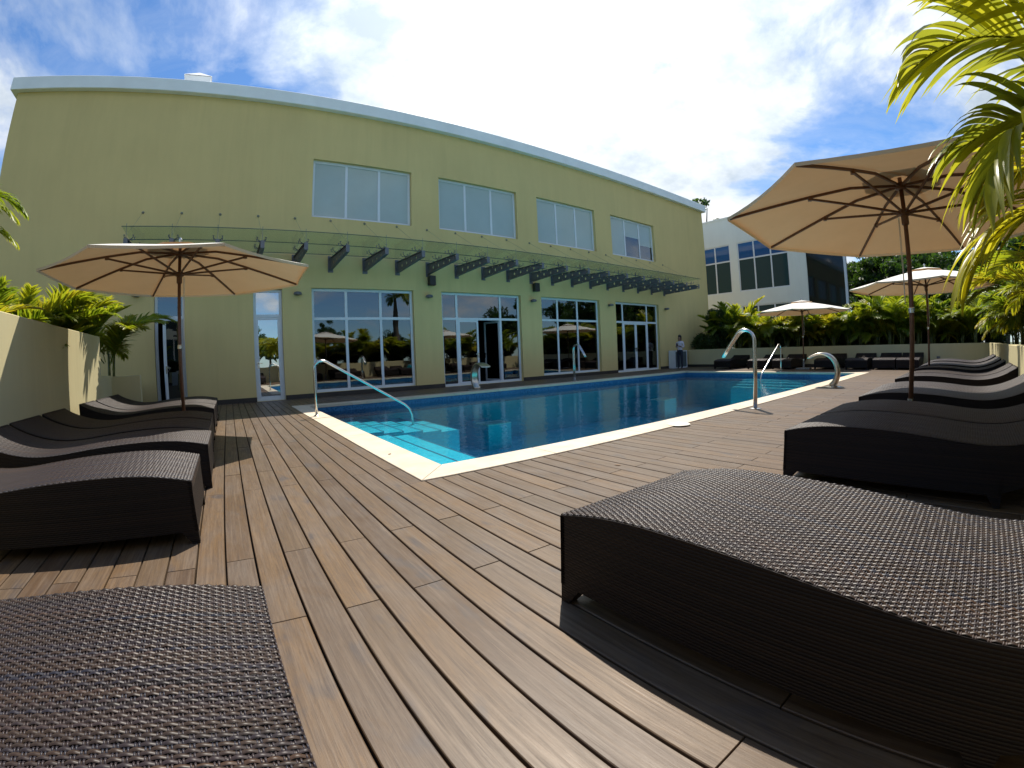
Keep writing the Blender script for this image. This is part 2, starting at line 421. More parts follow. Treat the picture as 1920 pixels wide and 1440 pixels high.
def mat_strand():
    m, nt, out = newmat('woven_resin_strand')
    at = nt.nodes.new('ShaderNodeAttribute'); at.attribute_name = 'rnd'; at.attribute_type = 'GEOMETRY'
    f = noise(nt, coords(nt, 'Object', (1.2, 30, 1)), 1.0, 3)
    k = mathn(nt, 'FRACT', mathn(nt, 'ADD', at.outputs['Fac'], mathn(nt, 'MULTIPLY', f, 0.6)))
    c = ramp(nt, k, [(0.0, (0.016, 0.013, 0.013, 1)), (0.3, (0.040, 0.025, 0.017, 1)), (0.65, (0.017, 0.018, 0.028, 1)), (1.0, (0.058, 0.033, 0.020, 1))])
    bsdf(nt, out, c, 0.40, 0, 0.24)
    return m
M_strand = mat_strand()
def mat_weave():
    m, nt, out = newmat('woven_resin_panel')
    v = coords(nt, 'Object')
    s = nt.nodes.new('ShaderNodeSeparateXYZ'); nt.links.new(v, s.inputs[0])
    hx = mathn(nt, 'ADD', s.outputs[0], s.outputs[1])
    a = mathn(nt, 'SINE', mathn(nt, 'MULTIPLY', hx, 2 * pi / 0.036))
    row = mathn(nt, 'FLOOR', mathn(nt, 'DIVIDE', s.outputs[2], 0.0115))
    sg = mathn(nt, 'MULTIPLY_ADD', mathn(nt, 'MODULO', row, 2.0), 2.0, -1.0)
    rr = mathn(nt, 'ABSOLUTE', mathn(nt, 'SINE', mathn(nt, 'MULTIPLY', s.outputs[2], pi / 0.0115)))
    h = mathn(nt, 'MULTIPLY_ADD', mathn(nt, 'MULTIPLY', a, sg), 0.35, rr)
    wn_ = nt.nodes.new('ShaderNodeTexWhiteNoise'); wn_.noise_dimensions = '1D'; nt.links.new(row, wn_.inputs['W'])
    c = ramp(nt, wn_.outputs[0], [(0.0, (0.008, 0.0065, 0.0065, 1)), (0.6, (0.013, 0.0095, 0.0085, 1)), (1.0, (0.018, 0.012, 0.0095, 1))])
    b = bsdf(nt, out, c, 0.5, 0, 0.18)
    bump(nt, b, h, 0.6, 0.003)
    return m
M_weave = mat_weave()

def mat_leaf(name, cols, trans=0.45, tcol=(0.45, 0.48, 0.05), rough=0.4):
    m, nt, out = newmat(name)
    oi = nt.nodes.new('ShaderNodeObjectInfo')
    at = nt.nodes.new('ShaderNodeAttribute'); at.attribute_name = 'rnd'; at.attribute_type = 'GEOMETRY'
    k = mathn(nt, 'ADD', mathn(nt, 'MULTIPLY', oi.outputs['Random'], 0.62), mathn(nt, 'MULTIPLY', at.outputs['Fac'], 0.38))
    n = len(cols)
    c = ramp(nt, k, [(i / (n - 1), cc + (1,)) for i, cc in enumerate(cols)])
    b = bsdf(nt, None, c, rough, 0, 0.45)
    tl = nt.nodes.new('ShaderNodeBsdfTranslucent')
    tcx = mixc(nt, 1.0, c, (tcol[0] * 4, tcol[1] * 4, tcol[2] * 4, 1), 'MULTIPLY')
    nt.links.new(tcx, tl.inputs[0])
    mx = nt.nodes.new('ShaderNodeMixShader'); mx.inputs[0].default_value = trans
    nt.links.new(b.outputs[0], mx.inputs[1]); nt.links.new(tl.outputs[0], mx.inputs[2]); nt.links.new(mx.outputs[0], out.inputs['Surface'])
    return m
M_frond = mat_leaf('areca_leaf', [(0.055, 0.105, 0.016), (0.11, 0.16, 0.016), (0.19, 0.23, 0.018), (0.26, 0.25, 0.02), (0.34, 0.24, 0.03)], 0.46, (0.55, 0.52, 0.25))
M_frondy = mat_leaf('areca_leaf_yellow', [(0.13, 0.17, 0.03), (0.26, 0.27, 0.025), (0.36, 0.35, 0.03), (0.42, 0.34, 0.05)], 0.55, (0.42, 0.40, 0.25), 0.3)
M_leaf = mat_leaf('tree_leaf', [(0.020, 0.045, 0.012), (0.035, 0.070, 0.016), (0.055, 0.095, 0.022)], 0.35, (0.5, 0.55, 0.2), 0.45)
M_shrub = mat_leaf('bamboo_leaf', [(0.020, 0.045, 0.014), (0.04, 0.07, 0.016), (0.07, 0.095, 0.02)], 0.35, (0.5, 0.5, 0.2), 0.45)
M_stem = simple('palm_stem', (0.13, 0.15, 0.045), 0.5, nscale=12, namt=0.3)
M_bark = simple('bark', (0.10, 0.085, 0.065), 0.9, nscale=7, namt=0.35, bscale=18, bstr=0.5, bdist=0.02)

def mat_canvas():
    m, nt, out = newmat('beige_canvas')
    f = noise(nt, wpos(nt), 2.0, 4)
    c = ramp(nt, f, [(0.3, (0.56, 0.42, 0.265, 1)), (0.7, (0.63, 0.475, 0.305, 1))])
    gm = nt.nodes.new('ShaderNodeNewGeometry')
    c = mixc(nt, gm.outputs['Backfacing'], (0.80, 0.77, 0.69, 1), c)        # paler outer face, tan underside
    d = bsdf(nt, None, c, 0.85, 0, 0.2)
    bump(nt, d, noise(nt, wpos(nt), 220, 2), 0.15, 0.002)
    tl = nt.nodes.new('ShaderNodeBsdfTranslucent'); tl.inputs[0].default_value = (0.60, 0.36, 0.17, 1)
    mx = nt.nodes.new('ShaderNodeMixShader'); mx.inputs[0].default_value = 0.13
    nt.links.new(d.outputs[0], mx.inputs[1]); nt.links.new(tl.outputs[0], mx.inputs[2]); nt.links.new(mx.outputs[0], out.inputs['Surface'])
    return m
M_canvas = mat_canvas()
M_ground = simple('lawn_and_soil', (0.07, 0.085, 0.03), 0.95, nscale=1.5, namt=0.4)

def set_rnd(me, vals):                       # per-vertex float attribute
    a = me.attributes.new('rnd', 'FLOAT', 'POINT'); a.data.foreach_set('value', vals)

# ------------------------------------------------------------------ ground, deck, pool
PX0, PX1, PY0, PY1 = 1.745, 16.78, 3.66, 10.74       # water's edge
CX0, CX1, CY0, CY1 = 1.39, 17.14, 3.29, 11.10        # coping outer edge
XL, XB, YR, YW = -2.55, 21.2, -0.84, 13.4            # left wall, back wall, right wall, facade
WZ = -0.17

mb = MB(); mb.quad((-400, -400, -0.30), (400, -400, -0.30), (400, PY0 - 0.4, -0.30), (-400, PY0 - 0.4, -0.30))
mb.quad((-400, PY1 + 0.4, -0.30), (400, PY1 + 0.4, -0.30), (400, 600, -0.30), (-400, 600, -0.30))
mb.quad((-400, PY0 - 0.4, -0.30), (PX0 - 0.4, PY0 - 0.4, -0.30), (PX0 - 0.4, PY1 + 0.4, -0.30), (-400, PY1 + 0.4, -0.30))
mb.quad((PX1 + 0.4, PY0 - 0.4, -0.30), (400, PY0 - 0.4, -0.30), (400, PY1 + 0.4, -0.30), (PX1 + 0.4, PY1 + 0.4, -0.30))
struct(mb.build('ground', M_ground))

mb = MB()
for (x0, x1, y0, y1) in ((XL, CX0, YR, YW), (CX1, XB, YR, YW), (CX0, CX1, YR, CY0), (CX0, CX1, CY1, YW)):
    mb.box(x0, x1, y0, y1, -0.12, -0.045)
deck = struct(mb.build('wooden_deck', M_under))
PIT, OFF, GAP = 0.1553, 0.0195, 0.0100
planks = []
k0 = int(math.floor((XL - OFF) / PIT)); k1 = int(math.ceil((XB - OFF) / PIT))
for k in range(k0, k1):
    x0 = max(OFF + k * PIT, XL) + GAP / 2; x1 = min(OFF + (k + 1) * PIT, XB) - GAP / 2
    if x1 - x0 < 0.02: continue
    if k % 2: js = [0.34 + 2.07 * n for n in range(-1, 8)]
    else: js = [1.72 + 2.125 * n for n in range(-2, 7)]
    rg = random.Random(k)
    js = [j + (rg.uniform(-0.02, 0.02)) for j in js]
    spans = []
    if x1 > CX0 and x0 < CX1:
        if x0 < CX0: spans = [(YR, CY0 - 0.004, x0, x1), (CY0 - 0.004, CY1 + 0.004, x0, CX0 - 0.003), (CY1 + 0.004, YW - 0.002, x0, x1)]
        elif x1 > CX1: spans = [(YR, CY0 - 0.004, x0, x1), (CY0 - 0.004, CY1 + 0.004, CX1 + 0.003, x1), (CY1 + 0.004, YW - 0.002, x0, x1)]
        else: spans = [(YR, CY0 - 0.004, x0, x1), (CY1 + 0.004, YW - 0.002, x0, x1)]
    else: spans = [(YR, YW - 0.002, x0, x1)]
    for (a, b, xa, xb) in spans:
        if xb - xa < 0.012: continue
        cuts = [a] + [j for j in js if a + 0.1 < j < b - 0.1] + [b]
        for i in range(len(cuts) - 1):
            e0 = 0.0 if i == 0 else 0.0022; e1 = 0.0 if i == len(cuts) - 2 else 0.0022
            planks.append((xa, xb, cuts[i] + e0, cuts[i + 1] - e1))
def pl_score(p):
    x = (p[0] + p[1]) / 2; y = min(max(0.6, p[2]), p[3]); y2 = (p[2] + p[3]) / 2
    d = math.hypot(x, max(y, 0.4))
    fx, fy = 0.5624, 0.8261
    front = (x * fx + y2 * fy) / (math.hypot(x, y2) + 1e-6)
    return d + (6 if front < 0.25 else 0)
planks.sort(key=pl_score)
def plank_mesh(mbx, p, dz=0.0):
    xa, xb, ya, yb = p; c = 0.003; zb = -0.028; zt = dz
    vs = [(xa, ya, zb), (xb, ya, zb), (xb, yb, zb), (xa, yb, zb),
          (xa, ya, zt - c), (xb, ya, zt - c), (xb, yb, zt - c), (xa, yb, zt - c),
          (xa + c, ya + c * .6, zt), (xb - c, ya + c * .6, zt), (xb - c, yb - c * .6, zt), (xa + c, yb - c * .6, zt)]
    mbx.add(vs, ((8, 9, 10, 11), (0, 1, 5, 4), (1, 2, 6, 5), (2, 3, 7, 6), (3, 0, 4, 7), (4, 5, 9, 8), (5, 6, 10, 9), (6, 7, 11, 10), (7, 4, 8, 11)))
rg = random.Random(3)
for p in planks[:300]:
    mb = MB(); plank_mesh(mb, p, rg.uniform(-0.0012, 0.0012))
    o = mb.build('plank', M_wood, deck); set_rnd(o.data, [0.0] * len(o.data.vertices))
mb = MB(); rv = []
for p in planks[300:]:
    n0 = len(mb.v); plank_mesh(mb, p, rg.uniform(-0.001, 0.001)); rv += [rg.random()] * (len(mb.v) - n0)
o = stuff(mb.build('planks', M_wood, deck)); set_rnd(o.data, rv)

# coping: limestone slabs, mitred corners
basin_mb = MB()
BOT = -1.45
for (a, b) in (((PX0, PY0), (PX0, PY1)), ((PX0, PY1), (PX1, PY1)), ((PX1, PY1), (PX1, PY0)), ((PX1, PY0), (PX0, PY0))):
    basin_mb.quad((a[0], a[1], BOT), (b[0], b[1], BOT), (b[0], b[1], -0.36), (a[0], a[1], -0.36), 0)
    basin_mb.quad((a[0], a[1], -0.36), (b[0], b[1], -0.36), (b[0], b[1], -0.03), (a[0], a[1], -0.03), 1)
basin_mb.quad((PX0, PY0, BOT), (PX1, PY0, BOT), (PX1, PY1, BOT), (PX0, PY1, BOT), 0)
pool = struct(basin_mb.build('pool_basin', [M_mosaic, M_band]))
def slab(poly, z0=-0.05, z1=0.012):
    mb = MB(); n = len(poly)
    vs = [(p[0], p[1], z0) for p in poly] + [(p[0], p[1], z1) for p in poly]
    mb.add(vs, [tuple(range(n - 1, -1, -1)), tuple(range(n, 2 * n))] + [(i, (i + 1) % n, (i + 1) % n + n, i + n) for i in range(n)])
    return mb.build('coping_stone', M_coping, cop, bevel=0.004)
cop = struct(bpy.data.objects.new('pool_coping', None)); COL.objects.link(cop)
e = 0.0035; ov = 0.012
def run(axis, a, b, lo, hi, n, mit0, mit1):   # lo/hi across; a..b along outer, mitred ends
    L_ = b - a
    for i in range(n):
        s0 = a + L_ * i / n + (e if i else 0); s1 = a + L_ * (i + 1) / n - (e if i < n - 1 else 0)
        w = abs(hi - lo)
        o0 = i0 = s0; o1 = i1 = s1
        if i == 0: i0 = s0 + mit0
        if i == n - 1: i1 = s1 - mit1
        pts = [(o0, lo), (o1, lo), (i1, hi), (i0, hi)]
        if axis == 'y': pts = [(q[1], q[0]) for q in pts]
        ar = sum(pts[j][0] * pts[(j + 1) % 4][1] - pts[(j + 1) % 4][0] * pts[j][1] for j in range(4))
        slab(pts if ar > 0 else pts[::-1])
wx = PX0 + ov - CX0; wy = PY0 + ov - CY0
run('x', CX0 + e, CX1 - e, CY0, PY0 + ov, 11, wx, wx)
run('x', CX0 + e, CX1 - e, CY1, PY1 - ov, 11, wx, wx)
run('y', CY0 + e, CY1 - e, CX0, PX0 + ov, 3, wy, wy)
run('y', CY0 + e, CY1 - e, CX1, PX1 - ov, 3, wy, wy)
# underwater steps (apparent depths)
def treads(x0, n, w, y0, y1, z0, dz, sgn, split, mstep=None, mnose=None):
    for i in range(n):
        z = z0 - dz * i
        xa, xb = x0 + sgn * w * i, x0 + sgn * w * (i + 1)
        mb = MB(); mb.box(min(xa, xb), max(xa, xb) - 0.0, y0, y1, BOT, z, 0)
        st = mb.build('step', mstep or M_step, pool)
        mb = MB(); xe = xb - sgn * 0.02
        mb.box(min(xe, xb), max(xe, xb), y0, y1, z + 0.002, z + 0.005)
        if split: mb.box(min(xa, xb), max(xa, xb), (y0 + y1) / 2 - 0.01, (y0 + y1) / 2 + 0.01, z + 0.0022, z + 0.0045)
        mb.build('nosing', mnose or M_joint, st)
treads(PX0, 6, 0.375, 7.48, 9.75, -0.215, 0.036, 1, True)
treads(PX0, 3, 0.35, PY0, 7.05, -0.21, 0.036, 1, False)
treads(PX1, 4, 0.34, 5.3, 7.9, -0.26, 0.07, -1, False, M_mosaic, M_pale)
for (x, y) in ((5.95, 9.55), (13.0, 9.2)):  # two submerged boxes, each topped by a pale plate
    mb = MB(); mb.box(x, x + 0.72, y, PY1 - 0.002, BOT, -0.80); lg_ = mb.build('submerged_box', M_mosaic, pool)
    mb = MB(); mb.box(x, x + 0.72, y, y + 0.60, -0.80, -0.775); mb.build('pale_plate', M_pale, lg_)
mb = MB(); mb.quad((PX0, PY0, WZ), (PX1, PY0, WZ), (PX1, PY1, WZ), (PX0, PY1, WZ))
struct(mb.build('pool_water', M_water))

# ------------------------------------------------------------------ main building
BX0, BX1, BZ = -6.78, 23.66, 9.0
WIN = [(2.41, 5.69), (6.71, 10.03), (11.03, 14.32), (15.38, 18.66)]
OPEN = []                                     # (x0,x1,z0,z1)
for (a, b) in WIN: OPEN.append((a, b, 5.40, 7.29))
OPEN += [(WIN[0][0], WIN[0][1], 0.13, 3.23), (WIN[1][0], WIN[1][1], 0.0, 3.23), (WIN[2][0], WIN[2][1], 0.13, 3.23), (WIN[3][0], WIN[3][1], 0.0, 3.23)]
OPEN += [(0.715, 1.545, 0.0, 3.18), (-2.02, -1.19, 0.0, 3.18)]
hotel = thing('hotel_building', 'long two-storey ochre building with white roof fascia behind the pool', 'building', (0, 0, 0))
xs = sorted({BX0, BX1} | {o[0] for o in OPEN} | {o[1] for o in OPEN})
zs = sorted({-0.1, BZ} | {o[2] for o in OPEN} | {o[3] for o in OPEN})
mb = MB()
def inop(x, z): return any(o[0] < x < o[1] and o[2] < z < o[3] for o in OPEN)
for i in range(len(xs) - 1):
    for j in range(len(zs) - 1):
        if not inop((xs[i] + xs[i + 1]) / 2, (zs[j] + zs[j + 1]) / 2):
            mb.quad((xs[i], YW, zs[j]), (xs[i + 1], YW, zs[j]), (xs[i + 1], YW, zs[j + 1]), (xs[i], YW, zs[j + 1]))
RV = 0.20
for (a, b, c, d) in OPEN:
    mb.quad((a, YW, c), (a, YW, d), (a, YW + RV, d), (a, YW + RV, c))
    mb.quad((b, YW, c), (b, YW + RV, c), (b, YW + RV, d), (b, YW, d))
    mb.quad((a, YW, d), (b, YW, d), (b, YW + RV, d), (a, YW + RV, d))
    mb.quad((a, YW, c), (a, YW + RV, c), (b, YW + RV, c), (b, YW, c))
YB2 = YW + 13
mb.quad((BX0, YB2, -0.1), (BX0, YW, -0.1), (BX0, YW, BZ), (BX0, YB2, BZ))
mb.quad((BX1, YW, -0.1), (BX1, YB2, -0.1), (BX1, YB2, BZ), (BX1, YW, BZ))
mb.quad((BX1, YB2, -0.1), (BX0, YB2, -0.1), (BX0, YB2, BZ), (BX1, YB2, BZ))
mb.build('wall', M_wall, hotel)
mb = MB(); mb.box(BX0 - 0.2, BX1 + 0.2, YW - 0.2, YB2 + 0.2, BZ, BZ + 0.41)
mb.build('roof_fascia', M_fascia, hotel, bevel=0.012)
mb = MB(); mb.box(-2.08, -1.15, 16.0, 17.0, BZ + 0.40, 11.40); mb.add([(-2.12, 15.96, 11.40), (-1.11, 15.96, 11.40), (-1.11, 17.04, 11.40), (-2.12, 17.04, 11.40), (-1.62, 16.5, 11.86)], ((0, 1, 4), (1, 2, 4), (2, 3, 4), (3, 0, 4)))
mb.build('roof_hut', M_fascia, hotel)
# interior: slab between floors, dark rooms
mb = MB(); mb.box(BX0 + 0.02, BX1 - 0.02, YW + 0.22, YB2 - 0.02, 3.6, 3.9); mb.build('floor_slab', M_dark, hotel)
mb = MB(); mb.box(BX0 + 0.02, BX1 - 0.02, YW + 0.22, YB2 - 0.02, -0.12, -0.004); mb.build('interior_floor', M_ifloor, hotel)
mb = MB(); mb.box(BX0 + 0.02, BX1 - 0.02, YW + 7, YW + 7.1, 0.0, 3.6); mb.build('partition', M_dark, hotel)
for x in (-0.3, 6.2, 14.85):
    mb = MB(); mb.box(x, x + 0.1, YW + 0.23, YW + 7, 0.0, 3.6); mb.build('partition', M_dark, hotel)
# dark plinth between the openings
edges = sorted([(o[0], o[1]) for o in OPEN if o[2] < 0.05])
prev = BX0
for k, (a, b) in enumerate(edges + [(BX1, BX1)]):
    if a - prev > 0.05:
        mb = MB(); mb.box(prev, a, YW - 0.025, YW + 0.01, -0.03, 0.128); mb.build('plinth', M_plinth, hotel, bevel=0.004)
    prev = b
FD = 0.13                                     # frame set back in the reveal
def frame_win(o, cols, transom=None, zsill=None, mat=M_glass, name='window', doors=None, fw=0.085):
    a, b, c, d = o
    y0, y1 = YW + FD, YW + FD + 0.06
    wroot = MB()
    wroot.box(a, b, y0, y1, d - fw, d); wroot.box(a, b, y0, y1, c, c + fw)
    wroot.box(a, a + fw, y0, y1, c + fw, d - fw); wroot.box(b - fw, b, y0, y1, c + fw, d - fw)
    w = wroot.build('frame' if name == 'x' else name, M_alu, hotel, bevel=0.005)
    for x in cols:
        fm = MB(); fm.box(x - fw / 2, x + fw / 2, y0 + 0.003, y1 - 0.003, c + fw, d - fw); fm.build('mullion', M_alu, w, bevel=0.004)
    if transom:
        fm = MB(); fm.box(a + fw, b - fw, y0 - 0.004, y1 - 0.006, transom - fw / 2, transom + fw / 2); fm.build('transom', M_alu, w, bevel=0.004)
    xx = [a + fw / 2] + list(cols) + [b - fw / 2]
    zz = [c + fw / 2] + ([transom] if transom else []) + [d - fw / 2]
    for i in range(len(xx) - 1):
        for j in range(len(zz) - 1):
            if doors and (i, j) in doors: continue
            p = MB(); p.box(xx[i], xx[i + 1], y0 + 0.026, y0 + 0.032, zz[j], zz[j + 1]); p.build('pane', mat, w)
    return w
for k, (a, b) in enumerate(WIN):              # upper windows with blinds
    w = frame_win(OPEN[k], [a + (b - a) / 3, a + 2 * (b - a) / 3], mat=M_panel, doors={(1, 0), (2, 0)} if k == 3 else None)
    if k == 3:                                # two blinds only half drawn
        for i, zb in ((1, 6.45), (2, 6.15)):
            x0 = a + (b - a) * i / 3 + 0.031; x1 = a + (b - a) * (i + 1) / 3 - 0.031
            m_ = MB(); m_.box(x0, x1, YW + FD + 0.026, YW + FD + 0.032, zb, 7.24); m_.build('blind', M_panel, w)
            m_ = MB(); m_.box(x0, x1, YW + FD + 0.027, YW + FD + 0.033, 5.45, zb); m_.build('pane', M_glass, w)
def leaf_door(root, x0, x1, z0, z1, y, ang=0.0, hinge='l', mat=M_glass, st=0.075):
    e = thing_child('door', root, (x0 if hinge == 'l' else x1, y, 0), ang)
    s = 1 if hinge == 'l' else -1; wd = x1 - x0
    def X(v): return s * v
    m_ = MB()
    for (u0, u1, v0, v1) in ((0.004, st, z0, z1), (wd - st, wd - 0.004, z0, z1), (st, wd - st, z0, z0 + st * 1.3), (st, wd - st, z1 - st, z1)):
        m_.box(min(X(u0), X(u1)), max(X(u0), X(u1)), -0.025, 0.025, v0, v1)
    me = m_.mesh('door', M_alu); bevel_mesh(me, 0.004); e.data = me
    p = MB(); p.box(min(X(st), X(wd - st)), max(X(st), X(wd - st)), -0.004, 0.004, z0 + st, z1 - st); p.build('pane', mat, e)
    h = MB(); hx = X(wd - st / 2); h.box(hx - 0.02, hx + 0.02, -0.034, 0.034, 0.93, 1.12)
    h.box(min(hx, hx - s * 0.12), max(hx, hx - s * 0.12), -0.075, -0.055, 1.06, 1.085); h.box(hx - 0.01, hx + 0.01, -0.075, -0.03, 1.06, 1.085)
    h.build('handle', M_steel, e)
    return e
def thing_child(name, parent, loc, rz):
    o = bpy.data.objects.new(name, bpy.data.meshes.new(name)); COL.objects.link(o); o.parent = parent; o.location = loc; o.rotation_euler = (0, 0, rz)
    return o
TR = 2.32
a, b = WIN[0]; frame_win(OPEN[4], [a + (b - a) / 3 - 0.02, a + 2 * (b - a) / 3], TR)
a, b = WIN[2]; frame_win(OPEN[6], [a + 0.93, a + 2.04], TR)
for idx, (a, b), dl, mid in ((5, WIN[1], 7.34, 8.20), (7, WIN[3], 15.99, 16.92)):
    dr = 9.16 if idx == 5 else 17.82
    frame_win(OPEN[idx], [dl, dr], TR, doors={(1, 0)})
    leaf_door(hotel, dl + 0.035, mid - 0.002 if idx == 5 else mid - 0.002, 0.03, TR - 0.035, YW + FD + 0.03, 0.0, 'l')
    if idx == 5: leaf_door(hotel, mid + 0.002, dr - 0.035, 0.03, TR - 0.035, YW + FD + 0.03, rad(-84), 'r')
    else: leaf_door(hotel, mid + 0.002, dr - 0.035, 0.03, TR - 0.035, YW + FD + 0.03, 0.0, 'r')
frame_win(OPEN[8], [], 2.42, mat=M_glassm, doors={(0, 0)})
leaf_door(hotel, 0.715 + 0.06, 1.545 - 0.06, 0.03, 2.385, YW + FD + 0.03, 0.0, 'r', M_glassm)
frame_win(OPEN[9], [], 2.42, doors={(0, 0)})
leaf_door(hotel, -2.02 + 0.06, -1.19 - 0.06, 0.03, 2.385, YW + FD + 0.03, rad(48), 'r')
# tall white planter just inside the right-hand doors
pt = MB(); pt.lathe([(0.17, 0), (0.18, 0.02), (0.30, 1.02), (0.30, 1.05), (0.26, 1.05), (0.24, 0.9)], (0, 0, 0), 4)
t = tag(pt.build('tall_planter', simple('white_planter', (0.6, 0.63, 0.66), 0.4)), 'tall white tapered planter behind the far glass double doors', 'planter'); t.location = (17.55, YW + 0.9, 0.0); t.rotation_euler = (0, 0, rad(45))

# ------------------------------------------------------------------ glass canopy
BXS = [-2.42 + 1.082 * i for i in range(21)]
can = thing('glass_canopy', 'long glass canopy on grey steel brackets above the ground-floor windows', 'canopy', (8.0, YW, 4.0))
def canpart(mbx, name, mat, parent, **kw):
    o = mbx.build(name, mat, parent, **kw)
    return o
CO = Vector((8.0, YW, 4.0))
def sub(mbx):
    mbx.v = [(p[0] - CO.x, p[1] - CO.y, p[2] - CO.z) for p in mbx.v]; return mbx
def bracket_mesh():
    m_ = MB()
    # web with round holes: ring strips around each hole
    th = 0.006; ys = [0.0, -0.42, -0.80, -1.18, -1.56, -2.05]
    def top(y): return 4.115 + (4.03 - 4.115) * (-y / 2.05)
    def bot(y): return 3.775 + (3.855 - 3.775) * (-y / 2.05)
    hol = [(-0.42, 0.048), (-0.80, 0.046), (-1.18, 0.044), (-1.56, 0.042)]
    cell = [0.0, -0.61, -0.99, -1.37, -2.05]
    for ci in range(4):
        ya, yb = cell[ci], cell[ci + 1]; hc, hr = hol[ci]; zc = (top(hc) + bot(hc)) / 2
        n = 16
        outer = []
        for k in range(n):
            an = 2 * pi * k / n; dy, dz = cos(an), sin(an)
            ts = []
            if dy > 1e-6: ts.append((ya - hc) / dy)
            if dy < -1e-6: ts.append((yb - hc) / dy)
            if dz > 1e-6: ts.append((top(hc) - 0.0 - zc) / dz)
            if dz < -1e-6: ts.append((bot(hc) - zc) / dz)
            tt = min(ts); outer.append((hc + dy * tt, zc + dz * tt))
        for sx in (-th, th):
            vs = [(sx, hc + hr * cos(2 * pi * k / n), zc + hr * sin(2 * pi * k / n)) for k in range(n)] + [(sx, q[0], q[1]) for q in outer]
            m_.add(vs, [(k, (k + 1) % n, (k + 1) % n + n, k + n) for k in range(n)])
    fl = 0.05
    for f in (top, bot):
        m_.add([(-fl, 0, f(0)), (fl, 0, f(0)), (fl, -2.05, f(-2.05)), (-fl, -2.05, f(-2.05)), (-fl, 0, f(0) + 0.012), (fl, 0, f(0) + 0.012), (fl, -2.05, f(-2.05) + 0.012), (-fl, -2.05, f(-2.05) + 0.012)],
               ((0, 1, 2, 3), (7, 6, 5, 4), (0, 4, 5, 1), (1, 5, 6, 2), (2, 6, 7, 3), (3, 7, 4, 0)))
    m_.box(-fl, fl, -2.065, -2.05, bot(-2.05), top(-2.05) + 0.012)
    m_.box(-0.08, 0.08, -0.014, 0.0, 3.70, 4.20)
    m_.v = [(p[0], p[1], p[2] - CO.z) for p in m_.v]
    return m_.mesh('bracket', M_grey)
M_rod = simple('dull_steel_rod', (0.26, 0.25, 0.18), 0.5, 0.1)
bme = bracket_mesh()
m_ = MB()                                     # spider fittings: four short arms with discs, front and rear
for yc, zc in ((0.0, 4.06),):
    m_.tube([(0, yc, zc), (0, yc, zc + 0.07)], 0.014, 8)
    for sx, sy in ((-1, -1), (1, -1), (1, 1), (-1, 1)):
        m_.tube([(0, yc, zc + 0.06), (sx * 0.07, yc + sy * 0.07, zc + 0.075), (sx * 0.11, yc + sy * 0.10, zc + 0.10), (sx * 0.11, yc + sy * 0.10, zc + 0.155)], 0.011, 6)
        m_.lathe([(0.024, 0), (0.024, 0.012)], (sx * 0.11, yc + sy * 0.10, zc + 0.145), 8)
m_.v = [(p[0], p[1], p[2] - CO.z) for p in m_.v]; sme = m_.mesh('spider_fitting', M_grey)
m_ = MB(); m_.tube([(0, 0.0, 5.31 - CO.z), (0, -2.00, 4.12 - CO.z), (0, -2.03, 4.05 - CO.z), (0, -2.03, 4.40 - CO.z)], [0.0035, 0.0035, 0.008, 0.008], 6); rme = m_.mesh('tie_rod', M_rod)
m_ = MB(); m_.lathe([(0.04, 0), (0.04, 0.012), (0.02, 0.025), (0.014, 0.06)], (0, 0, 0), 10)
m_.v = [(p[0], -p[2], p[1] + 5.31 - CO.z) for p in m_.v]; ame = m_.mesh('wall_anchor', M_rod)
for x in BXS:
    br = put('bracket', bme, can, (x - CO.x, 0, 0))
    put('spider_fitting', sme, br, (0, -1.62, 0)); put('spider_fitting', sme, br, (0, -0.72, 0.04))
    rd = put('tie_rod', rme, can, (x - CO.x, 0, 0)); put('wall_anchor', ame, rd)
gz0, gz1 = 4.215, 4.30
for i in range(20):
    x0, x1 = BXS[i] - CO.x, BXS[i + 1] - CO.x
    if i == 0: x0 -= 0.10
    if i == 19: x1 += 0.10
    for (ya, yb) in ((-0.10, -1.10), (-1.112, -2.12)):
        za = gz0 + (gz1 - gz0) * (-ya / 2.12) - 4.0; zb = gz0 + (gz1 - gz0) * (-yb / 2.12) - 4.0
        m_ = MB(); t_ = 0.010
        xa, xb = x0 + 0.004, x1 - 0.004
        m_.add([(xa, ya, za), (xb, ya, za), (xb, yb, zb), (xa, yb, zb), (xa, ya, za + t_), (xb, ya, za + t_), (xb, yb, zb + t_), (xa, yb, zb + t_)],
               ((4, 5, 6, 7), (3, 2, 1, 0)))
        m_.build('glass_panel', M_glassc, can)
M_gedge = simple('glass_edge_green', (0.045, 0.085, 0.06), 0.2)
for (ya, yb, za, zb) in ((-2.128, -2.121, 0.296, 0.314), (-0.099, -0.092, 0.212, 0.230), (-1.1115, -1.1005, 0.254, 0.272)):
    m_ = MB(); m_.box(BXS[0] - 0.10 - CO.x, BXS[-1] + 0.10 - CO.x, ya, yb, za, zb); m_.build('glass_edge', M_gedge, can)

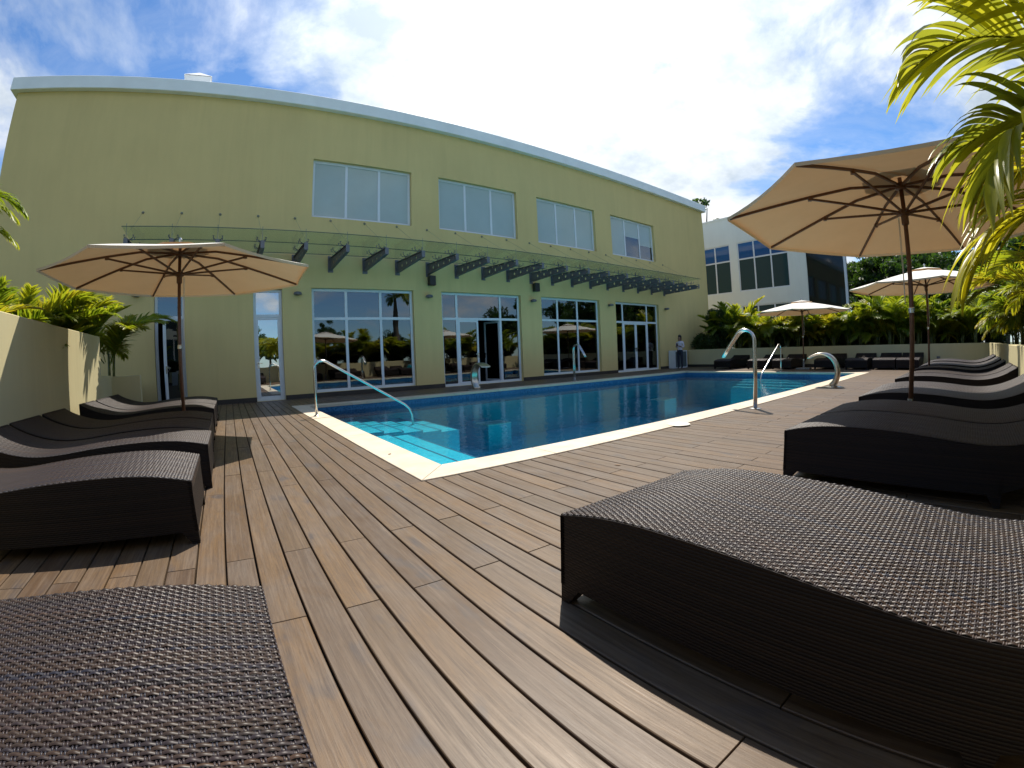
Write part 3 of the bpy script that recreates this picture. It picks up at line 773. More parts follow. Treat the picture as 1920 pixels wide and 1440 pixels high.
# wall lamps and speakers
def wall_lamp(x, lab):
    m_ = MB(); m_.lathe([(0.05, 0), (0.115, 0.012), (0.12, 0.03), (0.12, 0.055), (0.10, 0.085), (0.05, 0.10)], (0, -0.13, 0), 14); m_.box(-0.045, 0.045, -0.05, 0.0, 0.0, 0.09)
    o = tag(m_.build('wall_lamp', M_grey, smooth=False), lab, 'wall lamp', 'wall lamps along the facade'); o.location = (x, YW, 2.99)
    return o
for x, lab in ((-2.5, 'small grey wall lamp left of the ajar dark door'), (1.98, 'small grey wall lamp between the mirrored glass door and the first big window'),
               (6.2, 'small grey wall lamp below the first black speaker'), (10.55, 'small grey wall lamp below the second black speaker'),
               (14.93, 'small grey wall lamp between the third window and the far doors'), (19.22, 'small grey wall lamp right of the far doors, last in the row')):
    wall_lamp(x, lab)
for x, lab in ((6.29, 'small black speaker on the wall left of the open doors'), (10.68, 'small black speaker on the wall right of the open doors')):
    m_ = MB(); m_.box(-0.11, 0.11, -0.26, -0.06, -0.16, 0.16); m_.box(-0.04, 0.04, -0.06, 0.0, -0.05, 0.05)
    o = tag(m_.build('speaker', M_black, bevel=0.012), lab, 'speaker', 'speakers on the facade'); o.location = (x, YW, 3.55)

# ------------------------------------------------------------------ garden walls and planters
def gwall(name, lab, x0, x1, y0, y1, z, mat=M_gwall, plinth=None):
    m_ = MB(); m_.box(x0, x1, y0, y1, -0.3, z)
    o = tag(m_.build(name, mat, bevel=0.008), lab, 'wall')
    if plinth:
        p = MB(); p.box(*plinth); p.build('plinth', M_plinth, o)
    return o
gwall('garden_wall', 'tall ochre garden wall behind the left row of loungers', XL - 0.20, XL, YR - 0.2, 9.72, 1.715)
gwall('planter_wall', 'low ochre planter wall beside the ajar dark door', XL - 0.9, -1.93, 10.55, 10.68, 0.95)
gwall('planter_wall', 'short low ochre wall joining the tall left wall to the planter', XL - 0.20, XL - 0.002, 9.722, 10.548, 0.97)
gwall('garden_wall', 'low ochre wall with palms at the far end of the pool', XB, XB + 0.18, YR + 0.001, YW - 0.03, 0.915, plinth=(XB - 0.02, XB, YR + 0.02, YW - 0.04, -0.03, 0.13))
gwall('garden_wall', 'low ochre wall behind the right row of loungers', XL + 0.001, XB + 0.18, YR - 0.18, YR, 0.915)
m_ = MB(); m_.box(-0.012, 0, -0.07, 0.07, -0.045, 0.045); m_.box(-0.018, -0.012, -0.055, -0.01, -0.03, 0.03); m_.box(-0.018, -0.012, 0.01, 0.055, -0.03, 0.03)
o = tag(m_.build('wall_socket', M_grey), 'small grey socket box on the far low wall', 'socket'); o.location = (XB, 1.18, 0.38)
# soil beds behind the walls
for nm, (x0, x1, y0, y1, z) in (('planting_bed', (XB + 0.18, XB + 3.2, YR - 2.4, YW + 0.5, 0.72)), ('planting_bed', (XL - 3.0, XB + 0.18, YR - 2.4, YR - 0.18, 0.72)), ('planting_bed', (XL - 3.0, XL - 0.2, YR - 0.18, YW, 0.75))):
    m_ = MB(); m_.box(x0, x1, y0, y1, -0.29, z); struct(m_.build(nm, M_soil))
m_ = MB(); m_.box(XL - 0.8, -2.15, 10.69, 11.3, -0.29, 0.82); struct(m_.build('planting_bed', M_soil))

# ------------------------------------------------------------------ white building in the background
wb = thing('white_building', 'pale modern building with blue glazed windows beyond the palms', 'building', (30, 10, 0))
WX = 30.0
def wbb(x0, x1, y0, y1, z0, z1, name, mat, par=wb, off=(30, 10, 0)):
    m_ = MB(); m_.box(x0 - off[0], x1 - off[0], y0 - off[1], y1 - off[1], z0, z1); return m_.build(name, mat, par)
wops = [(14.95, 18.6, 4.82, 8.30), (10.65, 14.35, 4.84, 8.30), (10.62, 14.28, 0.9, 3.82), (14.95, 18.6, 0.9, 3.82)]
ys = sorted({9.45, 30.0} | {o[0] for o in wops} | {o[1] for o in wops}); zs = sorted({-0.3, 10.2} | {o[2] for o in wops} | {o[3] for o in wops})
m_ = MB()
for i in range(len(ys) - 1):
    for j in range(len(zs) - 1):
        yc, zc = (ys[i] + ys[i + 1]) / 2, (zs[j] + zs[j + 1]) / 2
        if not any(o[0] < yc < o[1] and o[2] < zc < o[3] for o in wops):
            m_.box(0, 0.25, ys[i] - 10, ys[i + 1] - 10, zs[j], zs[j + 1])
m_.build('wall', M_white, wb)
wbb(30.25, 30.9, 7.04, 10.99, -0.3, 10.05, 'core', M_dark); wbb(30.25, 44, 11.0, 30, -0.3, 10.05, 'core', M_dark)
wbb(29.97, 30.95, 7.04, 30.0, 10.2, 10.32, 'roof_edge', M_white)
for (y0, y1, z0, z1) in wops:
    f = 0.07
    m_ = MB()
    for (a, b, c, d) in ((y0, y1, z0, z0 + f), (y0, y1, z1 - f, z1), (y0, y0 + f, z0 + f, z1 - f), (y1 - f, y1, z0 + f, z1 - f)):
        m_.box(0.04, 0.10, a - 10, b - 10, c, d)
    w = m_.build('window', M_alu, wb)
    yy = [y0 + (y1 - y0) * i / 3 for i in range(4)]
    for y in yy[1:3]:
        m_ = MB(); m_.box(0.035, 0.095, y - 10 - 0.05, y - 10 + 0.05, z0 + f, z1 - f); m_.build('mullion', M_alu, w)
    zt = z1 - 1.20
    if z0 > 4:
        m_ = MB(); m_.box(0.03, 0.09, y0 - 10 + f, y1 - 10 - f, zt - 0.05, zt + 0.05); m_.build('transom', M_alu, w)
    zl = [z0 + f, zt, z1 - f] if z0 > 4 else [z0 + f, z1 - f]
    for i in range(3):
        for j in range(len(zl) - 1):
            m_ = MB(); m_.box(0.06, 0.066, yy[i] - 10, yy[i + 1] - 10, zl[j], zl[j + 1])
            m_.build('pane', M_glassb if (j == len(zl) - 2 and z0 > 4) else M_glasst, w)
cw = wbb(30.05, 30.09, 7.05, 9.44, -0.3, 10.19, 'glass_curtain_wall', M_glassk)
wbb(29.95, 30.12, 6.90, 7.04, -0.3, 10.25, 'corner_post', M_alu)

# ------------------------------------------------------------------ woven sun loungers
LW, LL = 0.86, 2.09
PS = np.array([-0.2, 0.0, 0.10, 0.22, 0.36, 0.52, 0.70, 0.88, 1.06, 1.22, 1.36, 1.48, 1.60, 1.72, 1.84, 1.96, 2.09, 2.3])
PZ = np.array([0.33, 0.376, 0.399, 0.421, 0.434, 0.438, 0.434, 0.424, 0.408, 0.392, 0.384, 0.386, 0.400, 0.426, 0.464, 0.514, 0.585, 0.71])
_t = np.zeros(len(PS)); _t[1:-1] = (PZ[2:] - PZ[:-2]) / (PS[2:] - PS[:-2]); _t[0] = _t[1]; _t[-1] = _t[-2]
def ztop(s):
    s = np.asarray(s, float); i = np.clip(np.searchsorted(PS, s) - 1, 0, len(PS) - 2)
    h = PS[i + 1] - PS[i]; u = (s - PS[i]) / h
    return ((2 * u**3 - 3 * u**2 + 1) * PZ[i] + (u**3 - 2 * u**2 + u) * h * _t[i] + (-2 * u**3 + 3 * u**2) * PZ[i + 1] + (u**3 - u**2) * h * _t[i + 1])
def weave_mesh():
    dsn = 0.006; s = np.arange(0.0, LL + 1e-6, dsn); zt = ztop(s)
    # path wraps over the foot and head edges
    sx = np.concatenate([[-0.006, -0.006, -0.004], s, [LL + 0.004, LL + 0.006, LL + 0.006]])
    sz = np.concatenate([[zt[0] - 0.05, zt[0] - 0.014, zt[0] - 0.004], zt, [zt[-1] - 0.004, zt[-1] - 0.014, zt[-1] - 0.05]])
    sa = np.concatenate([[0, 0, 0], s, [LL, LL, LL]]); n = len(sx)
    pitch = 0.0113; nst = int((LW - 0.004) / pitch)
    V = []; F = []; R = []
    rg = np.random.RandomState(5)
    wav = 0.036
    for i in range(nst):
        t0 = 0.004 + pitch * (i + 0.5); ph = pi * (i % 2); w = 0.0047
        amp = 0.0024
        h = amp * np.cos(2 * pi * sa / wav + ph); h[:2] = 0; h[-2:] = 0
        jit = 0.0008 * np.sin(sa * 9 + i * 1.7) + 0.0006 * np.sin(sa * 31 + i * 4.1) + rg.uniform(-0.0007, 0.0007)
        h = h * (1 + 0.25 * np.sin(sa * 17 + i * 2.9)) + 0.0006 * np.sin(sa * 6.3 + i * 0.37)
        zz = sz + h + 0.001; b = len(V)
        for (dy, dz) in ((-w, -0.0012), (-w * 0.45, 0.0006), (w * 0.45, 0.0006), (w, -0.0012)):
            V.append(np.stack([sx, np.full(n, t0 + dy) + jit, zz + dz], 1))
        base = i * 4 * n
        k = np.arange(n - 1)
        for a in range(3):
            F.append(np.stack([base + a * n + k, base + a * n + k + 1, base + (a + 1) * n + k + 1, base + (a + 1) * n + k], 1))
        R.append(np.full(4 * n, 0.5 + 0.5 * np.sin(i * 0.63 + rg.uniform(0, 1.1))))
    V = np.concatenate(V); F = np.concatenate(F); R = np.concatenate(R)
    # pairs of round cross strands showing where the flat strand dips under
    ns = int(LL / (wav / 2)); V2 = []; F2 = []; o = len(V)
    for j in range(ns + 1):
        s0 = j * wav / 2
        if s0 > LL: break
        for i in range(nst):
            if abs(cos(2 * pi * s0 / wav + pi * (i % 2)) + 1) > 0.01: continue
            t0 = 0.004 + pitch * (i + 0.5); z0 = float(np.interp(s0, s, zt))
            for d in (-0.0036, 0.0036):
                b = o + len(V2); rr = 0.0021
                for yy, dz in ((-0.0075, -0.0022), (-0.003, 0.0016), (0.003, 0.0016), (0.0075, -0.0022)):
                    V2 += [(s0 + d - rr, t0 + yy, z0 + dz - 0.001), (s0 + d, t0 + yy, z0 + dz + 0.0012), (s0 + d + rr, t0 + yy, z0 + dz - 0.001)]
                for q in range(3):
                    c = b + q * 3
                    F2 += [(c, c + 1, c + 4, c + 3), (c + 1, c + 2, c + 5, c + 4)]
    V = np.concatenate([V, np.array(V2)]); F = np.concatenate([F, np.array(F2)]); R = np.concatenate([R, np.full(len(V2), 0.45)])
    me = bpy.data.meshes.new('woven_top'); me.vertices.add(len(V)); me.vertices.foreach_set('co', V.astype(np.float32).ravel())
    me.loops.add(F.size); me.loops.foreach_set('vertex_index', F.astype(np.int32).ravel())
    me.polygons.add(len(F)); me.polygons.foreach_set('loop_start', np.arange(0, F.size, 4, dtype=np.int32)); me.polygons.foreach_set('loop_total', np.full(len(F), 4, np.int32))
    me.polygons.foreach_set('use_smooth', np.ones(len(F), bool))
    me.update(); me.validate(); me.materials.append(M_strand); set_rnd(me, R.astype(np.float32))
    return me
def side_panel():
    m_ = MB(); ss = sorted(set([0.0, 0.11, 1.40, 1.52] + list(np.linspace(0, LL, 50))))
    def bot(s, right):
        if s < 1.52 or (s == 1.52 and not right): return 0.078
        return float(ztop(s)) - 0.29 + 0.115 * (s - 1.52) / (LL - 1.52)
    th = 0.022
    for i in range(len(ss) - 1):
        a, b = ss[i], ss[i + 1]; z0a, z0b, z1a, z1b = bot(a, True), bot(b, False), float(ztop(a)) - 0.003, float(ztop(b)) - 0.003
        v = [(a, 0, z0a), (b, 0, z0b), (b, 0, z1b), (a, 0, z1a), (a, th, z0a), (b, th, z0b), (b, th, z1b), (a, th, z1a)]
        f = [(0, 1, 2, 3), (7, 6, 5, 4), (3, 2, 6, 7), (0, 4, 5, 1)]
        if i == 0: f.append((0, 3, 7, 4))
        if i == len(ss) - 2: f.append((1, 5, 6, 2))
        if abs(a - 1.52) < 1e-6: m_.quad((a, 0, 0.078), (a, 0, bot(1.52, True)), (a, th, bot(1.52, True)), (a, th, 0.078))
        m_.add(v, f)
    return m_.mesh('side_panel', M_weave)
lo = thing('sun_lounger', 'x', 'sun lounger')
sp = side_panel()
put('side_panel', sp, lo); o = put('side_panel', sp, lo); o.location = (0, LW, 0); o.scale = (1, -1, 1)
m_ = MB(); m_.box(-0.003, 0.02, 0.0, LW, 0.078, float(ztop(0)) - 0.004); m_.build('foot_panel', M_weave, lo)
m_ = MB(); zt_ = float(ztop(LL)); m_.box(LL - 0.02, LL + 0.003, 0.0, LW, zt_ - 0.175, zt_ - 0.004); m_.build('head_panel', M_weave, lo)
m_ = MB(); ss = np.linspace(0.0, LL, 60)
for i in range(59):
    za, zb = float(ztop(ss[i])) - 0.005, float(ztop(ss[i + 1])) - 0.005
    m_.quad((ss[i], 0.01, za), (ss[i + 1], 0.01, zb), (ss[i + 1], LW - 0.01, zb), (ss[i], LW - 0.01, za))
m_.build('light_stop', M_weave, lo)  # solid sheet added just under the weave to stop light coming through
m_ = MB(); m_.box(1.50, 1.52, 0.0, LW, 0.078, float(ztop(1.52)) - 0.2); m_.build('rear_panel', M_weave, lo)
m_ = MB()
m_.add([(0, 0, 0), (0.040, 0, 0), (0.10, 0, 0.079), (0, 0, 0.079), (0, 0.05, 0), (0.040, 0.05, 0), (0.10, 0.07, 0.079), (0, 0.07, 0.079)],
       ((0, 1, 2, 3), (7, 6, 5, 4), (0, 4, 5, 1), (1, 5, 6, 2), (3, 2, 6, 7), (0, 3, 7, 4)))
lg = m_.mesh('leg', M_weave)
put('leg', lg, lo); o = put('leg', lg, lo, (0, LW, 0)); o.scale = (1, -1, 1)
o = put('leg', lg, lo, (1.52, 0, 0)); o.scale = (-1, 1, 1); o = put('leg', lg, lo, (1.52, LW, 0)); o.scale = (-1, -1, 1)
stuff(put('woven_top', weave_mesh(), lo))
bpy.context.view_layer.update()
reg(lo)
first = [True]
def lounger(x, y, rz, lab, group):
    if first[0]:
        first[0] = False; lo.location = (x, y, 0); lo.rotation_euler = (0, 0, rz); lo['label'] = lab; lo['group'] = group
        return lo
    return dup(lo, (x, y, 0), rz, lab, group)
GL, GR, GB = 'loungers in the left row', 'loungers in the right row', 'loungers along the far wall'
for (xf, yn, lab) in ((0.012, 0.435, 'nearest dark woven lounger at the bottom left, only its foot end in view'),
                      (-0.28, 2.77, 'second dark woven lounger of the left row, its near side in full shadow'),
                      (-0.235, 4.07, 'third dark woven lounger of the left row, crossed by the parasol shadow edge'),
                      (-0.27, 5.05, 'fourth dark woven lounger of the left row, wholly in the parasol shade'),
                      (-0.28, 6.03, 'fifth dark woven lounger of the left row, just before the parasol pole'),
                      (-0.29, 7.62, 'sixth dark woven lounger of the left row, just behind the parasol pole'),
                      (-0.29, 8.58, 'seventh dark woven lounger of the left row, with a sunlit strip on top'),
                      (-0.30, 9.50, 'eighth and farthest dark woven lounger of the left row, beside the low planter')):
    lounger(xf, yn + LW, pi, lab, GL)
for (xn, lab) in ((1.09, 'nearest dark woven lounger at the right, its woven top filling the lower right'),
                  (3.33, 'second dark woven lounger of the right row, with a clear foot leg showing'),
                  (4.24, 'third dark woven lounger of the right row, before the big parasol pole'),
                  (5.87, 'fourth dark woven lounger of the right row, just past the big parasol pole'),
                  (6.78, 'fifth dark woven lounger of the right row, touching the fourth'),
                  (8.92, 'sixth dark woven lounger of the right row, first after the wide gap'),
                  (9.95, 'seventh dark woven lounger of the right row, second after the wide gap'),
                  (11.85, 'eighth dark woven lounger of the right row, just before the farther parasol pole'),
                  (13.45, 'ninth dark woven lounger of the right row, just past the farther parasol pole'),
                  (14.42, 'tenth dark woven lounger of the right row, close behind the ninth'),
                  (16.05, 'eleventh dark woven lounger of the right row, next to last'),
                  (17.00, 'twelfth and last dark woven lounger of the right row')):
    lounger(xn, 1.25, -pi / 2, lab, GR)
for (yn, dx, lab) in ((9.75, 0.1, 'leftmost lounger along the far wall, nearest the standing person'),
                  (8.00, 0.0, 'second lounger from the left along the far wall, left of the small parasol'),
                  (6.85, 0.0, 'third lounger from the left along the far wall, just left of the small parasol pole'),
                  (5.02, 0.05, 'fourth lounger from the left along the far wall, just right of the small parasol pole'),
                  (3.72, 0.0, 'fifth lounger from the left along the far wall, behind the swan-neck fountain'),
                  (2.66, 0.0, 'sixth lounger from the left along the far wall, left one of the end pair'),
                  (1.76, 0.0, 'rightmost lounger along the far wall, right one of the end pair')):
    lounger(18.95 + dx, yn, 0.0, lab, GB)

# ------------------------------------------------------------------ parasols
PR, PZR, PZA = 1.97, 2.355, 2.74
def build_parasol():
    t = thing('parasol', 'x', 'parasol')
    m_ = MB(); m_.tube([(0, 0, 0.06), (0, 0, 1.4), (0, 0, 2.76)], [0.027, 0.026, 0.024], 12); pole = m_.build('pole', M_wpole, t, smooth=True)
    m_ = MB(); m_.lathe([(0.034, 0), (0.034, 0.05), (0.028, 0.06)], (0, 0, 1.30), 12); m_.build('joint_sleeve', M_steel, pole)
    m_ = MB(); m_.lathe([(0.03, 0), (0.06, 0.0), (0.06, 0.012), (0.034, 0.02), (0.034, 0.06)], (0, 0, 0.36), 12); m_.build('collar', M_steel, pole)
    m_ = MB(); m_.box(-0.28, 0.28, -0.28, 0.28, 0.001, 0.06); m_.lathe([(0.05, 0.06), (0.045, 0.10), (0.036, 0.36)], (0, 0, 0), 12); m_.build('base', M_stone, t, bevel=0.006)
    # canopy
    n = 8; rows = 9; vs = []; fs = []
    def rad_pt(k, u):           # rib k, u 0..1 from apex ring to rim
        a = 2 * pi * k / n; r = 0.12 + (PR - 0.12) * u
        z = PZA - (PZA - PZR) * (u ** 1.18)
        return Vector((r * cos(a), r * sin(a), z))
    m_ = MB(); seg = 6
    for k in range(n):
        for i in range(rows):
            u0, u1 = i / rows, (i + 1) / rows
            for j in range(seg):
                q = []
                for (u, w) in ((u0, j / seg), (u1, j / seg), (u1, (j + 1) / seg), (u0, (j + 1) / seg)):
                    p = rad_pt(k, u).lerp(rad_pt(k + 1, u), w)
                    sag = 4 * w * (1 - w) * 0.035 * u
                    p.z -= sag * (0.6 if u < 0.95 else 0.6)
                    if u > 0.99:
                        c = 4 * w * (1 - w) * 0.03; p.x *= 1 - c / 1.8; p.y *= 1 - c / 1.8
                    q.append(p)
                m_.quad(*q)
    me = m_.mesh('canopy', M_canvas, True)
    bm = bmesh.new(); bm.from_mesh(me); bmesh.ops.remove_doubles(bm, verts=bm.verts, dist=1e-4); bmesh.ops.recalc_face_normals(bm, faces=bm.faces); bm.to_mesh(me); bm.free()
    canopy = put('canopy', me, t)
    # hem: narrow turned-down edge
    m_ = MB()
    for k in range(n):
        a, b = rad_pt(k, 1.0), rad_pt(k + 1, 1.0)
        for j in range(seg):
            pts = []
            for w in (j / seg, (j + 1) / seg):
                p = a.lerp(b, w); c = 4 * w * (1 - w) * 0.03; p.x *= 1 - c / 1.8; p.y *= 1 - c / 1.8; p.z -= 4 * w * (1 - w) * 0.035 * 0.6; pts.append(p)
            m_.quad(pts[0], pts[1], pts[1] - Vector((0, 0, 0.035)), pts[0] - Vector((0, 0, 0.035)))
    m_.build('hem', M_canvas, canopy)
    # vent cap
    m_ = MB()
    for k in range(n):
        a0 = 2 * pi * k / n; a1 = 2 * pi * (k + 1) / n
        for (r0, z0, r1, z1) in ((0.0, PZA + 0.075, 0.16, PZA + 0.05), (0.16, PZA + 0.05, 0.46, PZA - 0.01)):
            m_.quad((r0 * cos(a0), r0 * sin(a0), z0), (r1 * cos(a0), r1 * sin(a0), z1), (r1 * cos(a1), r1 * sin(a1), z1), (r0 * cos(a1), r0 * sin(a1), z0))
    m_.build('vent', M_canvas, canopy)
    m_ = MB(); m_.lathe([(0.03, 0), (0.022, 0.03), (0.028, 0.06), (0.012, 0.09)], (0, 0, PZA + 0.07), 10); m_.build('finial', M_steel, canopy)
    m_ = MB(); m_.lathe([(0.03, 0), (0.062, 0.01), (0.062, 0.07), (0.03, 0.08)], (0, 0, PZA - 0.12), 12); m_.build('top_hub', M_wpole, t)
    m_ = MB(); m_.lathe([(0.03, -0.10), (0.042, -0.09), (0.042, 0.0), (0.066, 0.01), (0.066, 0.06), (0.03, 0.07)], (0, 0, 2.33), 12); m_.build('runner', M_wpole, t)
    for k in range(n):
        a = 2 * pi * k / n
        m_ = MB(); prev = None
        pts = [rad_pt(k, u) - Vector((0, 0, 0.024)) for u in (0.0, 0.25, 0.5, 0.75, 0.985)]
        pts[0] = Vector((0.05 * cos(a), 0.05 * sin(a), PZA - 0.075))
        for i in range(4): m_.bar(pts[i], pts[i + 1], 0.022, 0.028)
        rb = m_.build('rib', M_wpole, t)
        q = rad_pt(k, 0.50) - Vector((0, 0, 0.045)); s0 = Vector((0.055 * cos(a), 0.055 * sin(a), 2.37))
        m_ = MB(); m_.bar(s0, q, 0.02, 0.024); m_.box(q.x - 0.02, q.x + 0.02, q.y - 0.02, q.y + 0.02, q.z - 0.02, q.z + 0.025)
        m_.build('strut', M_wpole, rb)
    m_ = MB(); m_.tube([(0.05, -0.045, 2.32), (0.052, -0.05, 1.9), (0.05, -0.046, 1.4), (0.056, -0.044, 1.41), (0.066, -0.045, 1.95), (0.062, -0.04, 2.32)], 0.004, 5)
    m_.build('cord', M_canvas, t)
    return t
pa = build_parasol(); bpy.context.view_layer.update(); reg(pa)
pa['label'] = 'tan parasol shading the left row of loungers'; pa['group'] = 'tan octagonal parasols'
pa.location = (-0.70, 7.06, 0); pa.rotation_euler = (0, 0, rad(199.7 - 180))
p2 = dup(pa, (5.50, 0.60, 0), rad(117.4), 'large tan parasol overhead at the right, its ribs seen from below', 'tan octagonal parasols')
p2.rotation_mode = 'XYZ'
p2.matrix_world = Matrix.Translation((5.42, 0.60, 0)) @ Matrix.Rotation(rad(3.2), 4, Vector((0.35, 0.94, 0)).normalized()) @ Matrix.Rotation(rad(117.4), 4, 'Z')
dup(pa, (13.15, 0.97, 0), rad(15), 'tan parasol farther along the right row, half hidden by palm leaves', 'tan octagonal parasols')
dup(pa, (19.15, 6.37, 0), rad(8), 'small distant tan parasol by the far wall of the pool', 'tan octagonal parasols')

# ------------------------------------------------------------------ pool rails and fountains
def arc(c, r, a0, a1, n, ux, uz=(0, 0, 1)):
    c = Vector(c); ux = Vector(ux); uz = Vector(uz)
    return [c + ux * (r * cos(a0 + (a1 - a0) * i / n)) + uz * (r * sin(a0 + (a1 - a0) * i / n)) for i in range(n + 1)]
def stair_rail(loc, rz, lab):
    t = thing('pool_handrail', lab, 'handrail', loc, rz, 'pool stair handrails')
    pts = [(0, 0, 0), (0, 0, 0.45), (0, 0, 0.80)] + [tuple(p) for p in arc((0.155, 0, 0.885), 0.16, rad(190), rad(63), 10, (1, 0, 0))]
    ex, ez = 1.80, 0.06
    pts += [(0.9, 0, 0.60 + 0.03), (1.66, 0, 0.165), (1.80, 0, 0.075), (1.90, 0, -0.02), (1.955, 0, -0.15), (1.965, 0, -0.30), (1.965, 0, -0.52)]
    m_ = MB(); m_.tube(pts, 0.024, 14); m_.build('tube', M_steel, t, smooth=True)
    m_ = MB(); m_.lathe([(0.062, 0), (0.062, 0.006), (0.03, 0.022), (0.0265, 0.03)], (0, 0, 0.012), 16); m_.build('base_flange', M_steel, t, smooth=False)
    return t
stair_rail((1.535, 8.56, 0), 0, 'steel handrail leaning into the near end of the pool by the steps')
stair_rail((16.93, 6.52, 0), pi, 'steel handrail at the far end of the pool')
def arch_rail(loc, rz, lab):
    t = thing('arched_shower_pipe', lab, 'shower pipe', loc, rz, 'arched steel pipes at the pool side')
    for dx, nm in ((-0.0, 'tube'), (0.055, 'tube')):
        k = 0.0 if dx == 0 else 0.012
        pts = [(dx, 0, 0), (dx, 0, 0.6), (dx, 0, 1.08)] + [tuple(p) for p in arc((dx, 0.165, 1.105), 0.165 - k, rad(170), rad(38), 10, (0, 1, 0))]
        pts += [(dx, 0.42, 1.04), (dx, 0.50, 0.94), (dx, 0.575, 0.83)]
        m_ = MB(); m_.tube(pts, 0.022, 12); m_.build(nm, M_steel, t, smooth=True)
    m_ = MB(); m_.lathe([(0.10, 0), (0.10, 0.008), (0.05, 0.02)], (0.027, 0, 0.001), 18); m_.build('base_flange', M_steel, t)
    return t
arch_rail((6.93, 3.12, 0), 0, 'arched steel pipe at the near pool edge between the camera and the palms')
arch_rail((10.75, 11.36, 0), pi, 'arched steel pipe at the building side of the pool')
def swan(loc, rz, lab):
    t = thing('swan_neck_fountain', lab, 'fountain', loc, rz, 'swan-neck pool fountains')
    # flat hollow blade that leaves the deck, leans back and arches over the water (local +y)
    cl = [(0.10, 0.0), (0.02, 0.08), (-0.045, 0.20), (-0.075, 0.34), (-0.055, 0.49), (0.01, 0.63), (0.12, 0.735), (0.27, 0.79), (0.42, 0.775), (0.55, 0.725), (0.66, 0.665)]
    wd = [0.13, 0.115, 0.11, 0.11, 0.112, 0.115, 0.12, 0.13, 0.145, 0.165, 0.19]
    dp = [0.10, 0.072, 0.062, 0.058, 0.055, 0.05, 0.044, 0.036, 0.028, 0.02, 0.014]
    n = len(cl); m_ = MB(); rings = []; K = 14
    for i in range(n):
        a = Vector((0, cl[max(i - 1, 0)][0], cl[max(i - 1, 0)][1])); b = Vector((0, cl[min(i + 1, n - 1)][0], cl[min(i + 1, n - 1)][1]))
        d = (b - a).normalized(); nx = Vector((1, 0, 0)); ny = d.cross(nx)
        c = Vector((0, cl[i][0], cl[i][1])); ring = []
        for k in range(K):
            an = 2 * pi * k / K; ca, sa_ = cos(an), sin(an)
            sx = math.copysign(abs(ca) ** 0.55, ca) * wd[i]; sy = math.copysign(abs(sa_) ** 0.55, sa_) * dp[i]
            ring.append(c + nx * sx + ny * sy)
        rings.append(ring)
    vs = [q for r_ in rings for q in r_]; fs = []
    for i in range(n - 1):
        for k in range(K): fs.append((i * K + k, i * K + (k + 1) % K, (i + 1) * K + (k + 1) % K, (i + 1) * K + k))
    fs.append(tuple(range(K - 1, -1, -1))); fs.append(tuple((n - 1) * K + k for k in range(K)))
    m_.add(vs, fs); me = m_.mesh('neck', M_brushed, True)
    bm = bmesh.new(); bm.from_mesh(me); bmesh.ops.recalc_face_normals(bm, faces=bm.faces); bm.to_mesh(me); bm.free()
    o = put('neck', me, t); md = o.modifiers.new('sub', 'SUBSURF'); md.levels = 1; md.render_levels = 2
    m_ = MB(); m_.lathe([(0.26, 0), (0.26, 0.01), (0.20, 0.018), (0.15, 0.03)], (0, 0.05, 0.001), 24); m_.build('base_flange', M_brushed, t)
    return t
swan((11.25, 2.97, 0), 0, 'curved swan-neck metal fountain on the near pool edge')
swan((6.70, 11.36, 0), pi, 'curved swan-neck metal fountain on the building side of the pool, before the open doors')
# small deck fittings
m_ = MB(); m_.lathe([(0.145, 0), (0.15, 0.004), (0.14, 0.010), (0.02, 0.012)], (0, 0, 0.0122), 24)
o = tag(m_.build('skimmer_lid', simple('white_lid', (0.72, 0.68, 0.58), 0.5)), 'round white skimmer lid set in the pool edge', 'lid'); o.location = (4.98, 3.30, 0)
m_ = MB(); m_.lathe([(0.012, 0), (0.012, 0.0015), (0.009, 0.002)], (0, 0, 0.001), 14)
o = tag(m_.build('deck_stud', M_steel), 'small round metal stud in the boards at the bottom', 'stud'); o.location = (0.648, 0.467, 0.0012)

for (x, y, z, rz, lab) in ((1.52, 4.42, 0.0145, 0.7, 'small dry leaf lying on the cream pool edge'), (2.9, 2.55, 0.003, 2.1, 'small dry leaf on the boards between pool and right loungers')):
    m_ = MB(); P_ = [(-.03, 0, 0), (-.012, .011, .003), (.012, .010, .004), (.032, 0, .002), (.012, -.010, .003), (-.012, -.011, .002)]
    m_.add(P_ + [(p[0], p[1], p[2] - .0012) for p in P_], [tuple(range(6)), tuple(range(11, 5, -1))] + [(i, (i + 6), (i + 1) % 6 + 6, (i + 1) % 6) for i in range(6)])
    o = tag(m_.build('dry_leaf', simple('dry_leaf', (0.20, 0.11, 0.05), 0.8)), lab, 'leaf'); o.location = (x, y, z); o.rotation_euler = (0, 0, rz)
# ------------------------------------------------------------------ cabinet and person by the building
cb = thing('equipment_cabinet', 'white framed grey cabinet behind the standing person', 'cabinet', (19.30, 12.95, 0))
m_ = MB(); w_, h_ = 1.14, 0.90
m_.box(0, 0.06, 0, 0.40, 0, h_); m_.box(w_ - 0.06, w_, 0, 0.40, 0, h_); m_.box(0.06, w_ - 0.06, 0, 0.40, 0, 0.06); m_.box(0.06, w_ - 0.06, 0, 0.40, h_ - 0.06, h_)
m_.build('frame', M_alu, cb, bevel=0.006)
M_cab = simple('blue_grey_panel', (0.10, 0.14, 0.16), 0.5, nscale=3, namt=0.1)
for i in range(11):
    x0 = 0.06 + i * (w_ - 0.12) / 11; m_ = MB(); m_.box(x0 + 0.006, x0 + (w_ - 0.12) / 11 - 0.006, 0.02, 0.04, 0.06, h_ - 0.06); m_.build('slat', M_cab, cb)
m_ = MB(); m_.box(0.06, w_ - 0.06, 0.06, 0.38, 0.06, h_ - 0.06); m_.build('body', M_cab, cb)

